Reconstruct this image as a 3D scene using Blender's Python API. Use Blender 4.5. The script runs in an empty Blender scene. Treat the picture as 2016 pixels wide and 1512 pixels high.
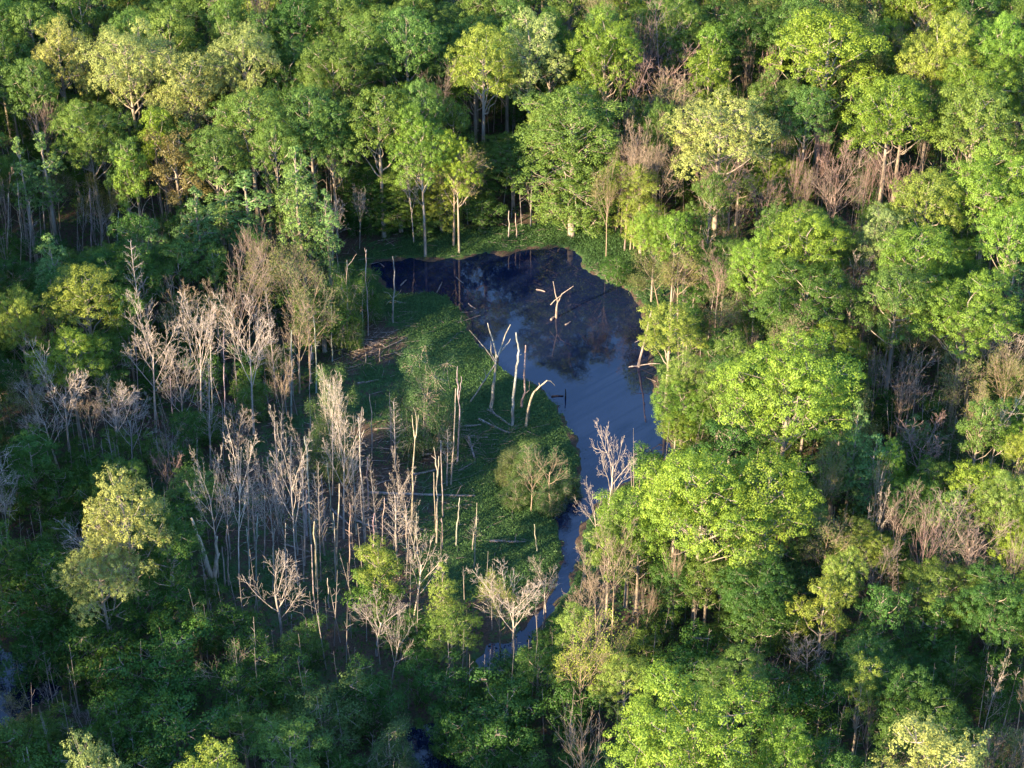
import bpy, math, random
import numpy as np
from mathutils import Vector

S = bpy.context.scene
COL = S.collection
random.seed(7)
RNG = np.random.default_rng(7)

# ------------------------------------------------------------------ camera, world, sun, exposure
CAM_H = 120.0
PITCH = math.radians(36.0)
FPX = 3889.0                      # focal length in pixels of the 2016 wide photograph
cam_d = bpy.data.cameras.new('camera')
cam = bpy.data.objects.new('camera', cam_d)
COL.objects.link(cam)
cam.location = (0, 0, CAM_H)
cam.rotation_euler = (math.pi/2 - PITCH, 0, 0)
cam_d.sensor_width = 36.0
cam_d.lens = 36.0*FPX/2016.0
cam_d.clip_start = 1.0
cam_d.clip_end = 8000.0
S.camera = cam

SUN_ELEV = math.radians(20.0)
SUN_AZ = math.radians(227.0)      # compass bearing of the sun, +Y is north: behind and left of the camera
world = bpy.data.worlds.new('World')
S.world = world
world.use_nodes = True
wn = world.node_tree
bg = wn.nodes['Background']
sky = wn.nodes.new('ShaderNodeTexSky')
sky.sky_type = 'NISHITA'
sky.sun_disc = False
sky.sun_elevation = SUN_ELEV
sky.sun_rotation = SUN_AZ
sky.air_density = 1.0
sky.dust_density = 0.0
sky.ozone_density = 4.8
wn.links.new(sky.outputs[0], bg.inputs[0])
bg.inputs[1].default_value = 0.15

sun_d = bpy.data.lights.new('sun', 'SUN')
sun_d.energy = 5.0
sun_d.angle = math.radians(0.6)
sun_d.color = (1.0, 0.80, 0.50)
sun = bpy.data.objects.new('sun', sun_d)
COL.objects.link(sun)
sdir = Vector((math.sin(SUN_AZ)*math.cos(SUN_ELEV), math.cos(SUN_AZ)*math.cos(SUN_ELEV), math.sin(SUN_ELEV)))
sun.rotation_euler = sdir.to_track_quat('Z', 'Y').to_euler()
sun.location = (-150, -100, 150)

S.view_settings.view_transform = 'Standard'
S.view_settings.look = 'None'
S.view_settings.exposure = 2.45
S.view_settings.gamma = 1.0
S.view_settings.use_curve_mapping = False
S.cycles.max_bounces = 5
S.cycles.diffuse_bounces = 3
S.cycles.glossy_bounces = 2
S.cycles.transmission_bounces = 3
S.cycles.sample_clamp_indirect = 4.0

# ------------------------------------------------------------------ pixel <-> place
cP, sP = math.cos(PITCH), math.sin(PITCH)
def ray(px, py):
    u = (px-1008.0)/FPX; v = -(py-756.0)/FPX
    return (u, cP + v*sP, -sP + v*cP)
def on_z(px, py, z=0.0):
    d = ray(px, py); t = (z-CAM_H)/d[2]
    return (d[0]*t, d[1]*t)
def on_y(px, py, Y):
    d = ray(px, py); t = Y/d[1]
    return (d[0]*t, CAM_H + d[2]*t)
def depth(x, y, z):
    return y*cP + (CAM_H-z)*sP
def proj(x, y, z):
    dz = z-CAM_H
    dep = y*cP - dz*sP
    return (1008+FPX*x/dep, 756-FPX*(y*sP + dz*cP)/dep)

# ------------------------------------------------------------------ water and clearing outlines (ground plane)
POND = [(738,518),(780,513),(818,512),(860,513),(901,511),(936,504),(975,500),(1005,499),(1047,490),(1090,487),(1127,493),
        (1141,508),(1148,526),(1175,541),(1213,555),(1245,580),(1268,610),(1275,660),(1283,719),(1298,775),(1322,837),(1322,890),
        (1285,925),(1225,955),(1183,990),(1148,1032),(1140,1084),(1122,1153),(1082,1209),(1050,1258),(1004,1288),(985,1325),(948,1320),
        (935,1292),(955,1272),(1000,1262),(1030,1236),(1061,1205),(1096,1140),(1108,1095),(1103,1050),(1092,1018),(1094,1000),(1106,976),(1134,955),
        (1150,907),(1128,870),(1112,835),(1098,800),(1075,775),(1040,752),(1000,735),(972,708),(948,684),(924,650),
        (905,605),(884,582),(832,577),(790,578),(762,566),(745,545),(730,530)]
POOLS = [[(-120,1290),(-20,1270),(60,1290),(120,1320),(110,1375),(50,1400),(30,1440),(-40,1480),(-150,1460)],
         [(800,1440),(850,1425),(915,1440),(945,1500),(930,1600),(780,1600)]]
OPEN = [(640,505),(655,478),(760,468),(900,474),(1000,462),(1100,455),(1232,474),(1240,540),(1290,600),(1300,700),(1332,830),(1312,900),
        (1232,960),(1182,1000),(1155,1090),(1125,1170),(1062,1245),(1030,1150),(900,1170),(780,1120),(640,1170),(500,1175),(440,1150),
        (455,950),(520,880),(600,830),(635,740),(650,690),(700,610),(690,560)]
def to_ground(poly): return np.array([on_z(a, b) for a, b in poly])
POND_W = to_ground(POND); POOLS_W = [to_ground(p) for p in POOLS]; OPEN_W = to_ground(OPEN)
def sdf(P, poly):
    """signed distance of points (n,2) to a polygon, negative inside"""
    P = np.atleast_2d(P); d = np.full(len(P), 1e9); ins = np.zeros(len(P), bool)
    n = len(poly)
    for i in range(n):
        a = poly[i]; b = poly[(i+1) % n]; e = b-a; w = P-a
        t = np.clip((w@e)/(e@e), 0, 1)
        d = np.minimum(d, np.hypot(*(w - t[:, None]*e).T))
        c = (a[1] > P[:, 1]) != (b[1] > P[:, 1])
        with np.errstate(divide='ignore', invalid='ignore'):
            xi = a[0] + (P[:, 1]-a[1])*e[0]/(e[1] if e[1] != 0 else 1e-9)
        ins ^= c & (P[:, 0] < xi)
    return np.where(ins, -d, d)
_ph = RNG.uniform(0, 6.28, 40); _an = RNG.uniform(0, 6.28, 40)
def noise(x, y, scale, k0=0, n=6):
    v = 0
    for i in range(n):
        f = (1.0 + 0.37*i)/scale; a = _an[k0+i]
        v = v + np.sin((x*math.cos(a)+y*math.sin(a))*f*2.4 + _ph[k0+i] + 1.3*np.sin((x*math.sin(a)-y*math.cos(a))*f*1.3+_ph[k0+i+3]))
    return v/n
def water_dist(P):
    d = sdf(P, POND_W)
    for q in POOLS_W: d = np.minimum(d, sdf(P, q))
    return d
def ground_height(P):
    P = np.atleast_2d(P); x, y = P[:, 0], P[:, 1]
    d = water_dist(P) + 0.8*noise(x, y, 3.0, 0) + 0.35*noise(x, y, 0.9, 8)
    h = np.where(d > 0, 0.10+0.45*(1-np.exp(-np.maximum(d, 0)/3.0)), 0.0)
    h = np.where(d <= 0, np.maximum(d*0.5, -0.7)+0.04, h)
    far = np.clip(d/12, 0, 1)
    return h + far*0.35*(noise(x, y, 14.0, 16)) + 0.05*noise(x, y, 1.5, 24)*np.clip(d/2, 0, 1)
def gz(x, y): return float(ground_height([[x, y]])[0])

# ------------------------------------------------------------------ mesh helpers
def raw_mesh(name, V, F, mat=None, tint=None, smooth=False):
    """V (n,3), F (m,k) faces all of k corners"""
    me = bpy.data.meshes.new(name)
    V = np.asarray(V, np.float32); F = np.asarray(F, np.int32)
    m, k = F.shape
    me.vertices.add(len(V)); me.vertices.foreach_set('co', V.ravel())
    me.loops.add(m*k); me.loops.foreach_set('vertex_index', F.ravel())
    me.polygons.add(m)
    me.polygons.foreach_set('loop_start', np.arange(0, m*k, k, dtype=np.int32))
    if smooth: me.polygons.foreach_set('use_smooth', np.ones(m, bool))
    if tint is not None:
        at = me.attributes.new('tint', 'FLOAT', 'POINT'); at.data.foreach_set('value', np.asarray(tint, np.float32))
    me.update(calc_edges=True)
    if mat: me.materials.append(mat)
    return me
def tube(poly, radii, k=8):
    P = np.asarray(poly, float); n = len(P)
    T = np.gradient(P, axis=0); T /= np.linalg.norm(T, axis=1)[:, None]+1e-9
    ref = np.array([0.0, 1.0, 0.0]) if abs(T[:, 1]).mean() < .8 else np.array([1.0, 0, 0])
    A = np.cross(T, ref); A /= np.linalg.norm(A, axis=1)[:, None]+1e-9
    B = np.cross(T, A)
    an = np.arange(k)*2*math.pi/k
    r = np.asarray(radii, float)[:, None, None]
    V = P[:, None, :] + r*(np.cos(an)[None, :, None]*A[:, None, :] + np.sin(an)[None, :, None]*B[:, None, :])
    V = V.reshape(-1, 3)
    i = np.arange(n-1)[:, None]*k; j = np.arange(k)[None, :]; j2 = (j+1) % k
    F = np.stack([i+j, i+j2, i+k+j2, i+k+j], -1).reshape(-1, 4)
    # pointed cap
    V = np.vstack([V, P[-1]+T[-1]*radii[-1]*0.8]); c = len(V)-1; b = (n-1)*k
    cap = np.array([[b+q, b+(q+1) % k, c, c] for q in range(k)])
    return V, np.vstack([F, cap])
def segs_mesh(segs, k=3):
    """segs: list of (p0, p1, r0, r1)"""
    if not segs: return np.zeros((0, 3)), np.zeros((0, 4), int)
    A = np.array([[*s[0], *s[1], s[2], s[3]] for s in segs])
    p0, p1, r0, r1 = A[:, :3], A[:, 3:6], A[:, 6], A[:, 7]
    T = p1-p0; T /= np.linalg.norm(T, axis=1)[:, None]+1e-9
    ref = np.where(np.abs(T[:, 2:3]) > .9, [[1.0, 0, 0]], [[0, 0, 1.0]])
    U = np.cross(T, ref); U /= np.linalg.norm(U, axis=1)[:, None]+1e-9
    W = np.cross(T, U)
    an = np.arange(k)*2*math.pi/k
    D = np.cos(an)[None, :, None]*U[:, None, :] + np.sin(an)[None, :, None]*W[:, None, :]
    V = np.concatenate([p0[:, None, :]+D*r0[:, None, None], p1[:, None, :]+D*r1[:, None, None]], 1)
    i = np.arange(len(A))[:, None]*2*k; j = np.arange(k)[None, :]; j2 = (j+1) % k
    F = np.stack([i+j, i+j2, i+k+j2, i+k+j], -1).reshape(-1, 4)
    return V.reshape(-1, 3), F
def join(parts):
    Vs, Fs, o = [], [], 0
    for V, F in parts:
        if len(V) == 0: continue
        Vs.append(V); Fs.append(F+o); o += len(V)
    return np.vstack(Vs), np.vstack(Fs)
def fix_cap(me):
    me.validate(); return me
def tube_mesh(name, parts, mat):
    V, F = join(parts)
    deg = F[:, 2] == F[:, 3]
    if not deg.any(): return raw_mesh(name, V, F, mat, smooth=True)
    me = bpy.data.meshes.new(name)
    q = F[~deg]; t = F[deg][:, :3]
    me.vertices.add(len(V)); me.vertices.foreach_set('co', V.astype(np.float32).ravel())
    nl = len(q)*4+len(t)*3
    me.loops.add(nl); me.loops.foreach_set('vertex_index', np.concatenate([q.ravel(), t.ravel()]).astype(np.int32))
    me.polygons.add(len(q)+len(t))
    st = np.concatenate([np.arange(len(q))*4, len(q)*4+np.arange(len(t))*3]).astype(np.int32)
    me.polygons.foreach_set('loop_start', st)
    me.polygons.foreach_set('use_smooth', np.ones(len(st), bool))
    me.update(calc_edges=True)
    if mat: me.materials.append(mat)
    return me
def obj(name, me, parent=None, color=None):
    o = bpy.data.objects.new(name, me); COL.objects.link(o)
    if parent: o.parent = parent
    if color is not None: o.color = (*color, 1.0)
    return o
def tag(o, label=None, cat=None, group=None, kind=None):
    if label: o['label'] = label
    if cat: o['category'] = cat
    if group: o['group'] = group
    if kind: o['kind'] = kind
    return o

# ------------------------------------------------------------------ materials
def mat_new(name):
    m = bpy.data.materials.new(name); m.use_nodes = True
    nt = m.node_tree; nt.nodes.clear()
    out = nt.nodes.new('ShaderNodeOutputMaterial')
    return m, nt, out
def N(nt, t, **kw):
    n = nt.nodes.new(t)
    for k, v in kw.items(): setattr(n, k, v)
    return n
def leaf_material(name, trans=0.38):
    m, nt, out = mat_new(name)
    oi = N(nt, 'ShaderNodeObjectInfo')
    at = N(nt, 'ShaderNodeAttribute', attribute_name='tint')
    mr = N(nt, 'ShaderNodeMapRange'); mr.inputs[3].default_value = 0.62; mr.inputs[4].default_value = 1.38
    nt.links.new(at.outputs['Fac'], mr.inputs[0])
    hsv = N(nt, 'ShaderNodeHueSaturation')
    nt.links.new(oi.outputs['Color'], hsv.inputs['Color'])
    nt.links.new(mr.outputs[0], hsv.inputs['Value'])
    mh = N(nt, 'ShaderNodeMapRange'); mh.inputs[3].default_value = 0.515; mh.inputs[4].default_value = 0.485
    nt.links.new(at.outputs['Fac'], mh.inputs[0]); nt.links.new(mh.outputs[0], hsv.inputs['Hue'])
    d = N(nt, 'ShaderNodeBsdfDiffuse'); t = N(nt, 'ShaderNodeBsdfTranslucent')
    nt.links.new(hsv.outputs[0], d.inputs[0])
    h2 = N(nt, 'ShaderNodeHueSaturation'); h2.inputs['Hue'].default_value = 0.485; h2.inputs['Saturation'].default_value = 1.1; h2.inputs['Value'].default_value = 1.15
    nt.links.new(hsv.outputs[0], h2.inputs['Color']); nt.links.new(h2.outputs[0], t.inputs[0])
    mx = N(nt, 'ShaderNodeMixShader'); mx.inputs[0].default_value = trans
    nt.links.new(d.outputs[0], mx.inputs[1]); nt.links.new(t.outputs[0], mx.inputs[2])
    g = N(nt, 'ShaderNodeBsdfGlossy'); g.inputs['Roughness'].default_value = 0.5; g.inputs[0].default_value = (.8, .85, .9, 1)
    m2 = N(nt, 'ShaderNodeMixShader'); m2.inputs[0].default_value = 0.012
    nt.links.new(mx.outputs[0], m2.inputs[1]); nt.links.new(g.outputs[0], m2.inputs[2])
    nt.links.new(m2.outputs[0], out.inputs[0])
    return m
def bark_material(name, a, b, scale=1.5, stretch=0.25, rough=0.9, use_obj=False, lichen=None):
    m, nt, out = mat_new(name)
    tc = N(nt, 'ShaderNodeTexCoord'); mp = N(nt, 'ShaderNodeMapping')
    mp.inputs['Scale'].default_value = (1, 1, stretch)
    nt.links.new(tc.outputs['Object'], mp.inputs[0])
    nz = N(nt, 'ShaderNodeTexNoise'); nz.inputs['Scale'].default_value = scale; nz.inputs['Detail'].default_value = 5; nz.inputs['Roughness'].default_value = .7
    nt.links.new(mp.outputs[0], nz.inputs[0])
    cr = N(nt, 'ShaderNodeValToRGB')
    cr.color_ramp.elements[0].position = .35; cr.color_ramp.elements[0].color = (*a, 1)
    cr.color_ramp.elements[1].position = .62; cr.color_ramp.elements[1].color = (*b, 1)
    nt.links.new(nz.outputs[0], cr.inputs[0])
    src = cr.outputs[0]
    if use_obj:
        oi = N(nt, 'ShaderNodeObjectInfo')
        mm = N(nt, 'ShaderNodeMix', data_type='RGBA', blend_type='MULTIPLY'); mm.inputs[0].default_value = 1
        nt.links.new(src, mm.inputs[6]); nt.links.new(oi.outputs['Color'], mm.inputs[7]); src = mm.outputs[2]
    bs = N(nt, 'ShaderNodeBsdfPrincipled'); bs.inputs['Roughness'].default_value = rough
    bs.inputs['Specular IOR Level'].default_value = 0.2
    nt.links.new(src, bs.inputs['Base Color'])
    bp = N(nt, 'ShaderNodeBump'); bp.inputs['Strength'].default_value = .5; bp.inputs['Distance'].default_value = .05
    nt.links.new(nz.outputs[0], bp.inputs['Height']); nt.links.new(bp.outputs[0], bs.inputs['Normal'])
    nt.links.new(bs.outputs[0], out.inputs[0])
    return m
LEAF = leaf_material('leaf')
BARK = bark_material('bark_live', (.13, .10, .075), (.30, .25, .20))
BARE = bark_material('bark_bare', (.16, .135, .12), (.32, .275, .25), use_obj=True)
DEAD = bark_material('bark_dead', (.11, .095, .085), (.38, .33, .295), scale=4.0, use_obj=True)
LOGM = bark_material('log_wood', (.10, .075, .06), (.27, .21, .18), scale=2.0)
BLACKM = bark_material('wet_wood', (.012, .01, .01), (.04, .03, .03))

def ground_material():
    m, nt, out = mat_new('ground_soil')
    geo = N(nt, 'ShaderNodeNewGeometry')
    def noi(scale, det=5, rough=.6):
        n = N(nt, 'ShaderNodeTexNoise'); n.inputs['Scale'].default_value = scale; n.inputs['Detail'].default_value = det; n.inputs['Roughness'].default_value = rough
        nt.links.new(geo.outputs['Position'], n.inputs[0]); return n
    n1, n2, n3 = noi(.35), noi(1.6, 6, .7), noi(7, 4, .7)
    at = N(nt, 'ShaderNodeAttribute', attribute_name='tint')       # how grassy the ground is
    mud = N(nt, 'ShaderNodeValToRGB')
    mud.color_ramp.elements[0].position = .3; mud.color_ramp.elements[0].color = (.030, .020, .014, 1)
    mud.color_ramp.elements[1].position = .7; mud.color_ramp.elements[1].color = (.105, .070, .050, 1)
    nt.links.new(n3.outputs[0], mud.inputs[0])
    gr = N(nt, 'ShaderNodeValToRGB')
    gr.color_ramp.elements[0].position = .3; gr.color_ramp.elements[0].color = (.026, .046, .014, 1)
    gr.color_ramp.elements[1].position = .7; gr.color_ramp.elements[1].color = (.052, .105, .034, 1)
    nt.links.new(n2.outputs[0], gr.inputs[0])
    ad = N(nt, 'ShaderNodeMath', operation='ADD'); nt.links.new(at.outputs['Fac'], ad.inputs[0])
    su = N(nt, 'ShaderNodeMath', operation='MULTIPLY_ADD'); su.inputs[1].default_value = 1.6; su.inputs[2].default_value = -.8
    nt.links.new(n2.outputs[0], su.inputs[0]); nt.links.new(su.outputs[0], ad.inputs[1])
    st = N(nt, 'ShaderNodeMapRange', interpolation_type='SMOOTHSTEP'); st.inputs[1].default_value = .3; st.inputs[2].default_value = .7
    nt.links.new(ad.outputs[0], st.inputs[0])
    mx = N(nt, 'ShaderNodeMix', data_type='RGBA')
    nt.links.new(st.outputs[0], mx.inputs[0]); nt.links.new(mud.outputs[0], mx.inputs[6]); nt.links.new(gr.outputs[0], mx.inputs[7])
    bs = N(nt, 'ShaderNodeBsdfPrincipled'); bs.inputs['Roughness'].default_value = .9; bs.inputs['Specular IOR Level'].default_value = .2
    nt.links.new(mx.outputs[2], bs.inputs['Base Color'])
    bp = N(nt, 'ShaderNodeBump'); bp.inputs['Strength'].default_value = .8; bp.inputs['Distance'].default_value = .25
    nt.links.new(n3.outputs[0], bp.inputs['Height']); nt.links.new(bp.outputs[0], bs.inputs['Normal'])
    nt.links.new(bs.outputs[0], out.inputs[0])
    return m
def water_material():
    m, nt, out = mat_new('pond_water')
    geo = N(nt, 'ShaderNodeNewGeometry')
    n = N(nt, 'ShaderNodeTexNoise'); n.inputs['Scale'].default_value = 1.8; n.inputs['Detail'].default_value = 3
    mp = N(nt, 'ShaderNodeMapping'); mp.inputs['Scale'].default_value = (1, .55, 1)
    nt.links.new(geo.outputs['Position'], mp.inputs[0]); nt.links.new(mp.outputs[0], n.inputs[0])
    bs = N(nt, 'ShaderNodeBsdfPrincipled')
    bs.inputs['Base Color'].default_value = (.004, .008, .026, 1)
    bs.inputs['Roughness'].default_value = .03; bs.inputs['IOR'].default_value = 1.5
    bp = N(nt, 'ShaderNodeBump'); bp.inputs['Strength'].default_value = .12; bp.inputs['Distance'].default_value = .03
    nt.links.new(n.outputs[0], bp.inputs['Height']); nt.links.new(bp.outputs[0], bs.inputs['Normal'])
    nt.links.new(bs.outputs[0], out.inputs[0])
    return m
GROUND = ground_material(); WATER = water_material()

# ------------------------------------------------------------------ ground and water
def axis(a, b, step, far):
    core = np.arange(a, b+step, step); out = []
    s = step; v = b
    while v < far: s *= 1.5; v += s; out.append(v)
    lo = []; s = step; v = a
    while v > -far: s *= 1.5; v -= s; lo.append(v)
    return np.concatenate([lo[::-1], core, out])
xs = axis(-48, 48, 0.45, 3500); ys = axis(88, 225, 0.45, 3500)
GX, GY = np.meshgrid(xs, ys); GP = np.stack([GX.ravel(), GY.ravel()], 1)
GH = ground_height(GP)
dO = sdf(GP, OPEN_W); dW = water_dist(GP)
gpx = 1008+FPX*GP[:, 0]/np.maximum(GP[:, 1]*cP+CAM_H*sP, 1)
def grassiness(P, dO, dW):
    x, y = P[:, 0], P[:, 1]
    g = 0.62 + 0.40*noise(x, y, 4.0, 4) + 0.3*noise(x, y, 1.6, 12)
    g = g + 0.75*np.exp(-np.maximum(dW-0.7, 0)/4.5)*(dW > .35) - 0.5*(dW < .5)
    for (a, b, r, s) in [(730,665,5,.5), (760,560,2,.2), (700,650,5,.45), (760,930,7,.35), (600,1000,10,.35), (880,900,5,.3), (760,1080,6,.25), (690,485,7,.8)]:
        c = on_z(a, b); g = g - s*np.exp(-((x-c[0])**2+(y-c[1])**2)/(r*r))
    for (a, b, r, s) in [(850,600,6,.6), (930,760,6,.4), (1010,830,6,.4), (950,930,6,.5), (1000,1080,7,.4), (1190,510,5,.5), (900,490,8,.3)]:
        c = on_z(a, b); g = g + s*np.exp(-((x-c[0])**2+(y-c[1])**2)/(r*r))
    return np.where(dO < 1.5, g, 0.42+0.25*noise(x, y, 4, 20))
GG = grassiness(GP, dO, dW)
nx, ny = len(xs), len(ys)
ii = (np.arange(ny-1)[:, None]*nx + np.arange(nx-1)[None, :]).ravel()
me = raw_mesh('ground', np.column_stack([GP, GH]), np.stack([ii, ii+1, ii+nx+1, ii+nx], 1), GROUND, GG, smooth=True)
tag(obj('ground', me), 'muddy swamp floor with patches of low green growth', kind='structure')
a, b = POND_W.min(0)-3, POND_W.max(0)+3
me = raw_mesh('water', [(a[0], a[1], 0), (b[0], a[1], 0), (b[0], b[1], 0), (a[0], b[1], 0)], [[0, 1, 2, 3]], WATER)
tag(obj('pond_water', me), 'still dark pond reflecting blue sky and the far trees', kind='structure')
for q, lb in zip(POOLS_W, ('dark shaded pool at the lower left', 'black shaded pool at the bottom centre')):
    a, b = q.min(0)-3, q.max(0)+3
    me = raw_mesh('pool', [(a[0], a[1], 0), (b[0], a[1], 0), (b[0], b[1], 0), (a[0], b[1], 0)], [[0, 1, 2, 3]], WATER)
    tag(obj('pool_water', me), lb, kind='structure')

# ------------------------------------------------------------------ leaves
def leaves(P, Nrm, size, rng, tint, aspect=0.62):
    """diamond shaped leaf sprays at P facing Nrm"""
    n = len(P)
    Nrm = Nrm/(np.linalg.norm(Nrm, axis=1)[:, None]+1e-9)
    R = rng.normal(size=(n, 3)); U = np.cross(Nrm, R); U /= np.linalg.norm(U, axis=1)[:, None]+1e-9
    W = np.cross(Nrm, U)
    s = (size*rng.uniform(.5, 1.35, n))[:, None]
    V = np.stack([P-U*s*.5, P+W*s*.5*aspect-Nrm*s*.08, P+U*s*.5, P-W*s*.5*aspect-Nrm*s*.08], 1).reshape(-1, 3)
    return V, np.arange(n*4).reshape(n, 4), np.repeat(tint, 4)
def fib(n, rng):
    i = np.arange(n)+.5; ph = np.arccos(1-2*i/n); th = math.pi*(1+5**.5)*i + rng.uniform(0, 6)
    return np.stack([np.cos(th)*np.sin(ph), np.sin(th)*np.sin(ph), np.cos(ph)], 1)
def crown_from_lobes(lobes, rng, spacing=.8, tuft=.5, per=34, leaf=.25, lower=-.45, flat=.75, inner=.25, up=.5, droop=0):
    C, D = [], []
    for (c, r) in lobes:
        c = np.array(c); r = np.array(r)
        n = max(10, int(4*math.pi*((r[0]*r[2]+r[0]*r[1])/2)/spacing**2))
        d = fib(n, rng) + rng.normal(size=(n, 3))*.10
        d = d[d[:, 2] > lower]
        p = c + d*r*rng.uniform(.80, 1.05, (len(d), 1))
        keep = np.ones(len(p), bool)
        for (c2, r2) in lobes:
            if c2 is c or np.allclose(c2, c): continue
            keep &= (((p-np.array(c2))/np.array(r2))**2).sum(1) > .62
        C.append(p[keep]); D.append(d[keep])
    C = np.vstack(C); D = np.vstack(D)
    keepn = rng.random(len(C)) > .08
    C, D = C[keepn], D[keepn]
    nt = len(C); tr = tuft*rng.uniform(.7, 1.35, nt)
    tt = rng.random(nt)
    idx = np.repeat(np.arange(nt), rng.poisson(per, nt))
    off = rng.normal(size=(len(idx), 3)); off /= np.linalg.norm(off, axis=1)[:, None]
    off *= (rng.random(len(idx))**.45)[:, None]
    off[:, 2] *= flat
    P = C[idx] + off*tr[idx][:, None]
    P[:, 2] -= droop*rng.random(len(idx))**2
    Nn = .85*off + .5*D[idx] + np.array([0, 0, up]) + rng.normal(size=P.shape)*.33
    V, F, T = leaves(P, Nn, leaf, rng, .55*tt[idx]+.45*rng.random(len(idx)))
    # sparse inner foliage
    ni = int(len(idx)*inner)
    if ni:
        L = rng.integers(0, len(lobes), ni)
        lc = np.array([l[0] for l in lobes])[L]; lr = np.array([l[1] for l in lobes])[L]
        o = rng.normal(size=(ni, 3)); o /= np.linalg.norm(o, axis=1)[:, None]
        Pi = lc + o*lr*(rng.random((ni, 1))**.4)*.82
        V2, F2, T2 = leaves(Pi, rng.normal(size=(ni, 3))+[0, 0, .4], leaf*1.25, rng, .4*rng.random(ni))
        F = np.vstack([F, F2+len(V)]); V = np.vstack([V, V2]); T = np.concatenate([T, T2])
    return V, F, T, C
def bend(a, b, rng, n=5, sag=.12):
    a = np.array(a, float); b = np.array(b, float); L = np.linalg.norm(b-a)
    t = np.linspace(0, 1, n)[:, None]
    w = np.sin(t*math.pi)*L*sag
    o = rng.normal(size=3)*[1, 1, .3]; o[2] -= .7
    P = a+(b-a)*t + w*o*.6
    P[1:-1] += rng.normal(size=(n-2, 3))*L*.025
    return P
def limb_net(H, crown_z, lobes, C, rng, r0, lean=(0, 0), fork=0.35):
    """trunk, limbs to each lobe, thin branches to the tufts"""
    parts = []
    top = np.array([lean[0], lean[1], H*.86])
    tp = np.array([[0, 0, -.4], [0, 0, .3], [lean[0]*.2+.1*rng.normal(), lean[1]*.2, H*.3], [lean[0]*.6+.15*rng.normal(), lean[1]*.6+.15*rng.normal(), H*.6], top])
    parts.append(tube(tp, [r0*1.7, r0*1.25, r0*.95, r0*.6, r0*.15], 8))
    def trunk_at(z):
        return np.array([np.interp(z, tp[:, 2], tp[:, 0]), np.interp(z, tp[:, 2], tp[:, 1]), z])
    segs = []
    ctr = [np.array(l[0], float) for l in lobes]
    for (c, r) in lobes:
        c = np.array(c, float)
        z0 = min(max(c[2]-np.hypot(c[0], c[1])*rng.uniform(.8, 1.2), H*.22), H*.82)
        a = trunk_at(z0)
        P = bend(a, a+(c-a)*.85, rng)
        parts.append(tube(P, np.linspace(r0*.42, r0*.10, len(P)), 5))
    CC = np.array(ctr)
    pick = rng.random(len(C)) < .3
    for t in C[pick]:
        t = t-np.array([0, 0, .35])
        k = np.argmin(((CC-t)**2).sum(1)); P = bend(CC[k]*.85+trunk_at(CC[k][2])*.15, t, rng, 3, .1)
        for q in range(2): segs.append((P[q], P[q+1], .05-.015*q, .032-.015*q))
    parts.append(segs_mesh(segs, 3))
    return parts
class Model:
    pass
def leaf_model(name, H, R, lobes, rng, bark=BARK, r0=None, **kw):
    m = Model(); m.H, m.R, m.name = H, R, name
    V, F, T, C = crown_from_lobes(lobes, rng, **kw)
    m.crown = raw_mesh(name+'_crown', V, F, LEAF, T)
    m.trunk = tube_mesh(name+'_trunk', limb_net(H, 0, lobes, C, rng, r0 or .013*H), bark)
    zt = V[:, 2].max(); m.H = zt; m.R = float(np.percentile(np.hypot(V[:, 0], V[:, 1]), 96))
    m.zc = float(np.percentile(V[:, 2], 8))
    return m
def round_lobes(H, R, n, rng, zs=.8, low=.15):
    """lobes spread over a broad crown whose top is at H"""
    rz = R*zs; zc = H-rz
    L = []
    d = fib(int(n*1.5), rng); d = d[d[:, 2] > -low-.45]
    rng.shuffle(d); d = d[:n]
    for v in d:
        s = rng.uniform(.45, .92); lr = R*rng.uniform(.20, .42)*(1.15-.35*s)
        c = (v[0]*R*s, v[1]*R*s, zc+v[2]*rz*s)
        L.append((c, (lr, lr*rng.uniform(.85, 1.1), lr*rng.uniform(.7, .95))))
    L.append(((0, 0, zc), (R*.42, R*.42, rz*.5)))
    return L
def column_lobes(H, R, z0, n, rng, pw=.8):
    L = []
    for i in range(n):
        t = (i+.5)/n; z = z0+(H-z0)*t
        w = R*(math.sin(math.pi*min(.98, (.12+.88*t)))**pw if t > .3 else .75+.4*t)
        a = i*2.4+rng.uniform(-.4, .4); k = w*rng.uniform(.35, .6)*(1 if t < .92 else .15)
        lr = max(.45*w, .45)*rng.uniform(.8, 1.15)
        L.append(((math.cos(a)*k, math.sin(a)*k, z-lr*.5), (lr, lr, lr*rng.uniform(.9, 1.3))))
    return L

def rs(i): return np.random.default_rng(1000+i)
M = {}
M['broad'] = [leaf_model('broad%d' % i, 18, R, round_lobes(18, R, n, rs(i), zs), rs(i), spacing=1.06, tuft=.54, per=88, leaf=.16, inner=.12, flat=.66)
              for i, (R, n, zs) in enumerate([(6.2, 24, .78), (5.6, 20, .95), (6.6, 27, .70), (5.0, 18, 1.1), (6.0, 21, .85), (6.4, 22, .75)])]
M['small'] = [leaf_model('small%d' % i, 13, R, round_lobes(13, R, n, rs(20+i), zs), rs(20+i), spacing=.86, tuft=.46, per=60, leaf=.15, inner=.12, flat=.65)
              for i, (R, n, zs) in enumerate([(3.4, 14, 1.4), (3.0, 13, 1.7), (3.7, 15, 1.25)])]
M['oak'] = [leaf_model('oak%d' % i, 19, R, round_lobes(19, R, n, rs(40+i), zs), rs(40+i), spacing=.80, tuft=.38, per=44, leaf=.16, flat=1.0, up=.35, inner=.1)
            for i, (R, n, zs) in enumerate([(5.6, 22, 1.0), (5.0, 19, 1.15), (6.0, 22, .9)])]
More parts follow.
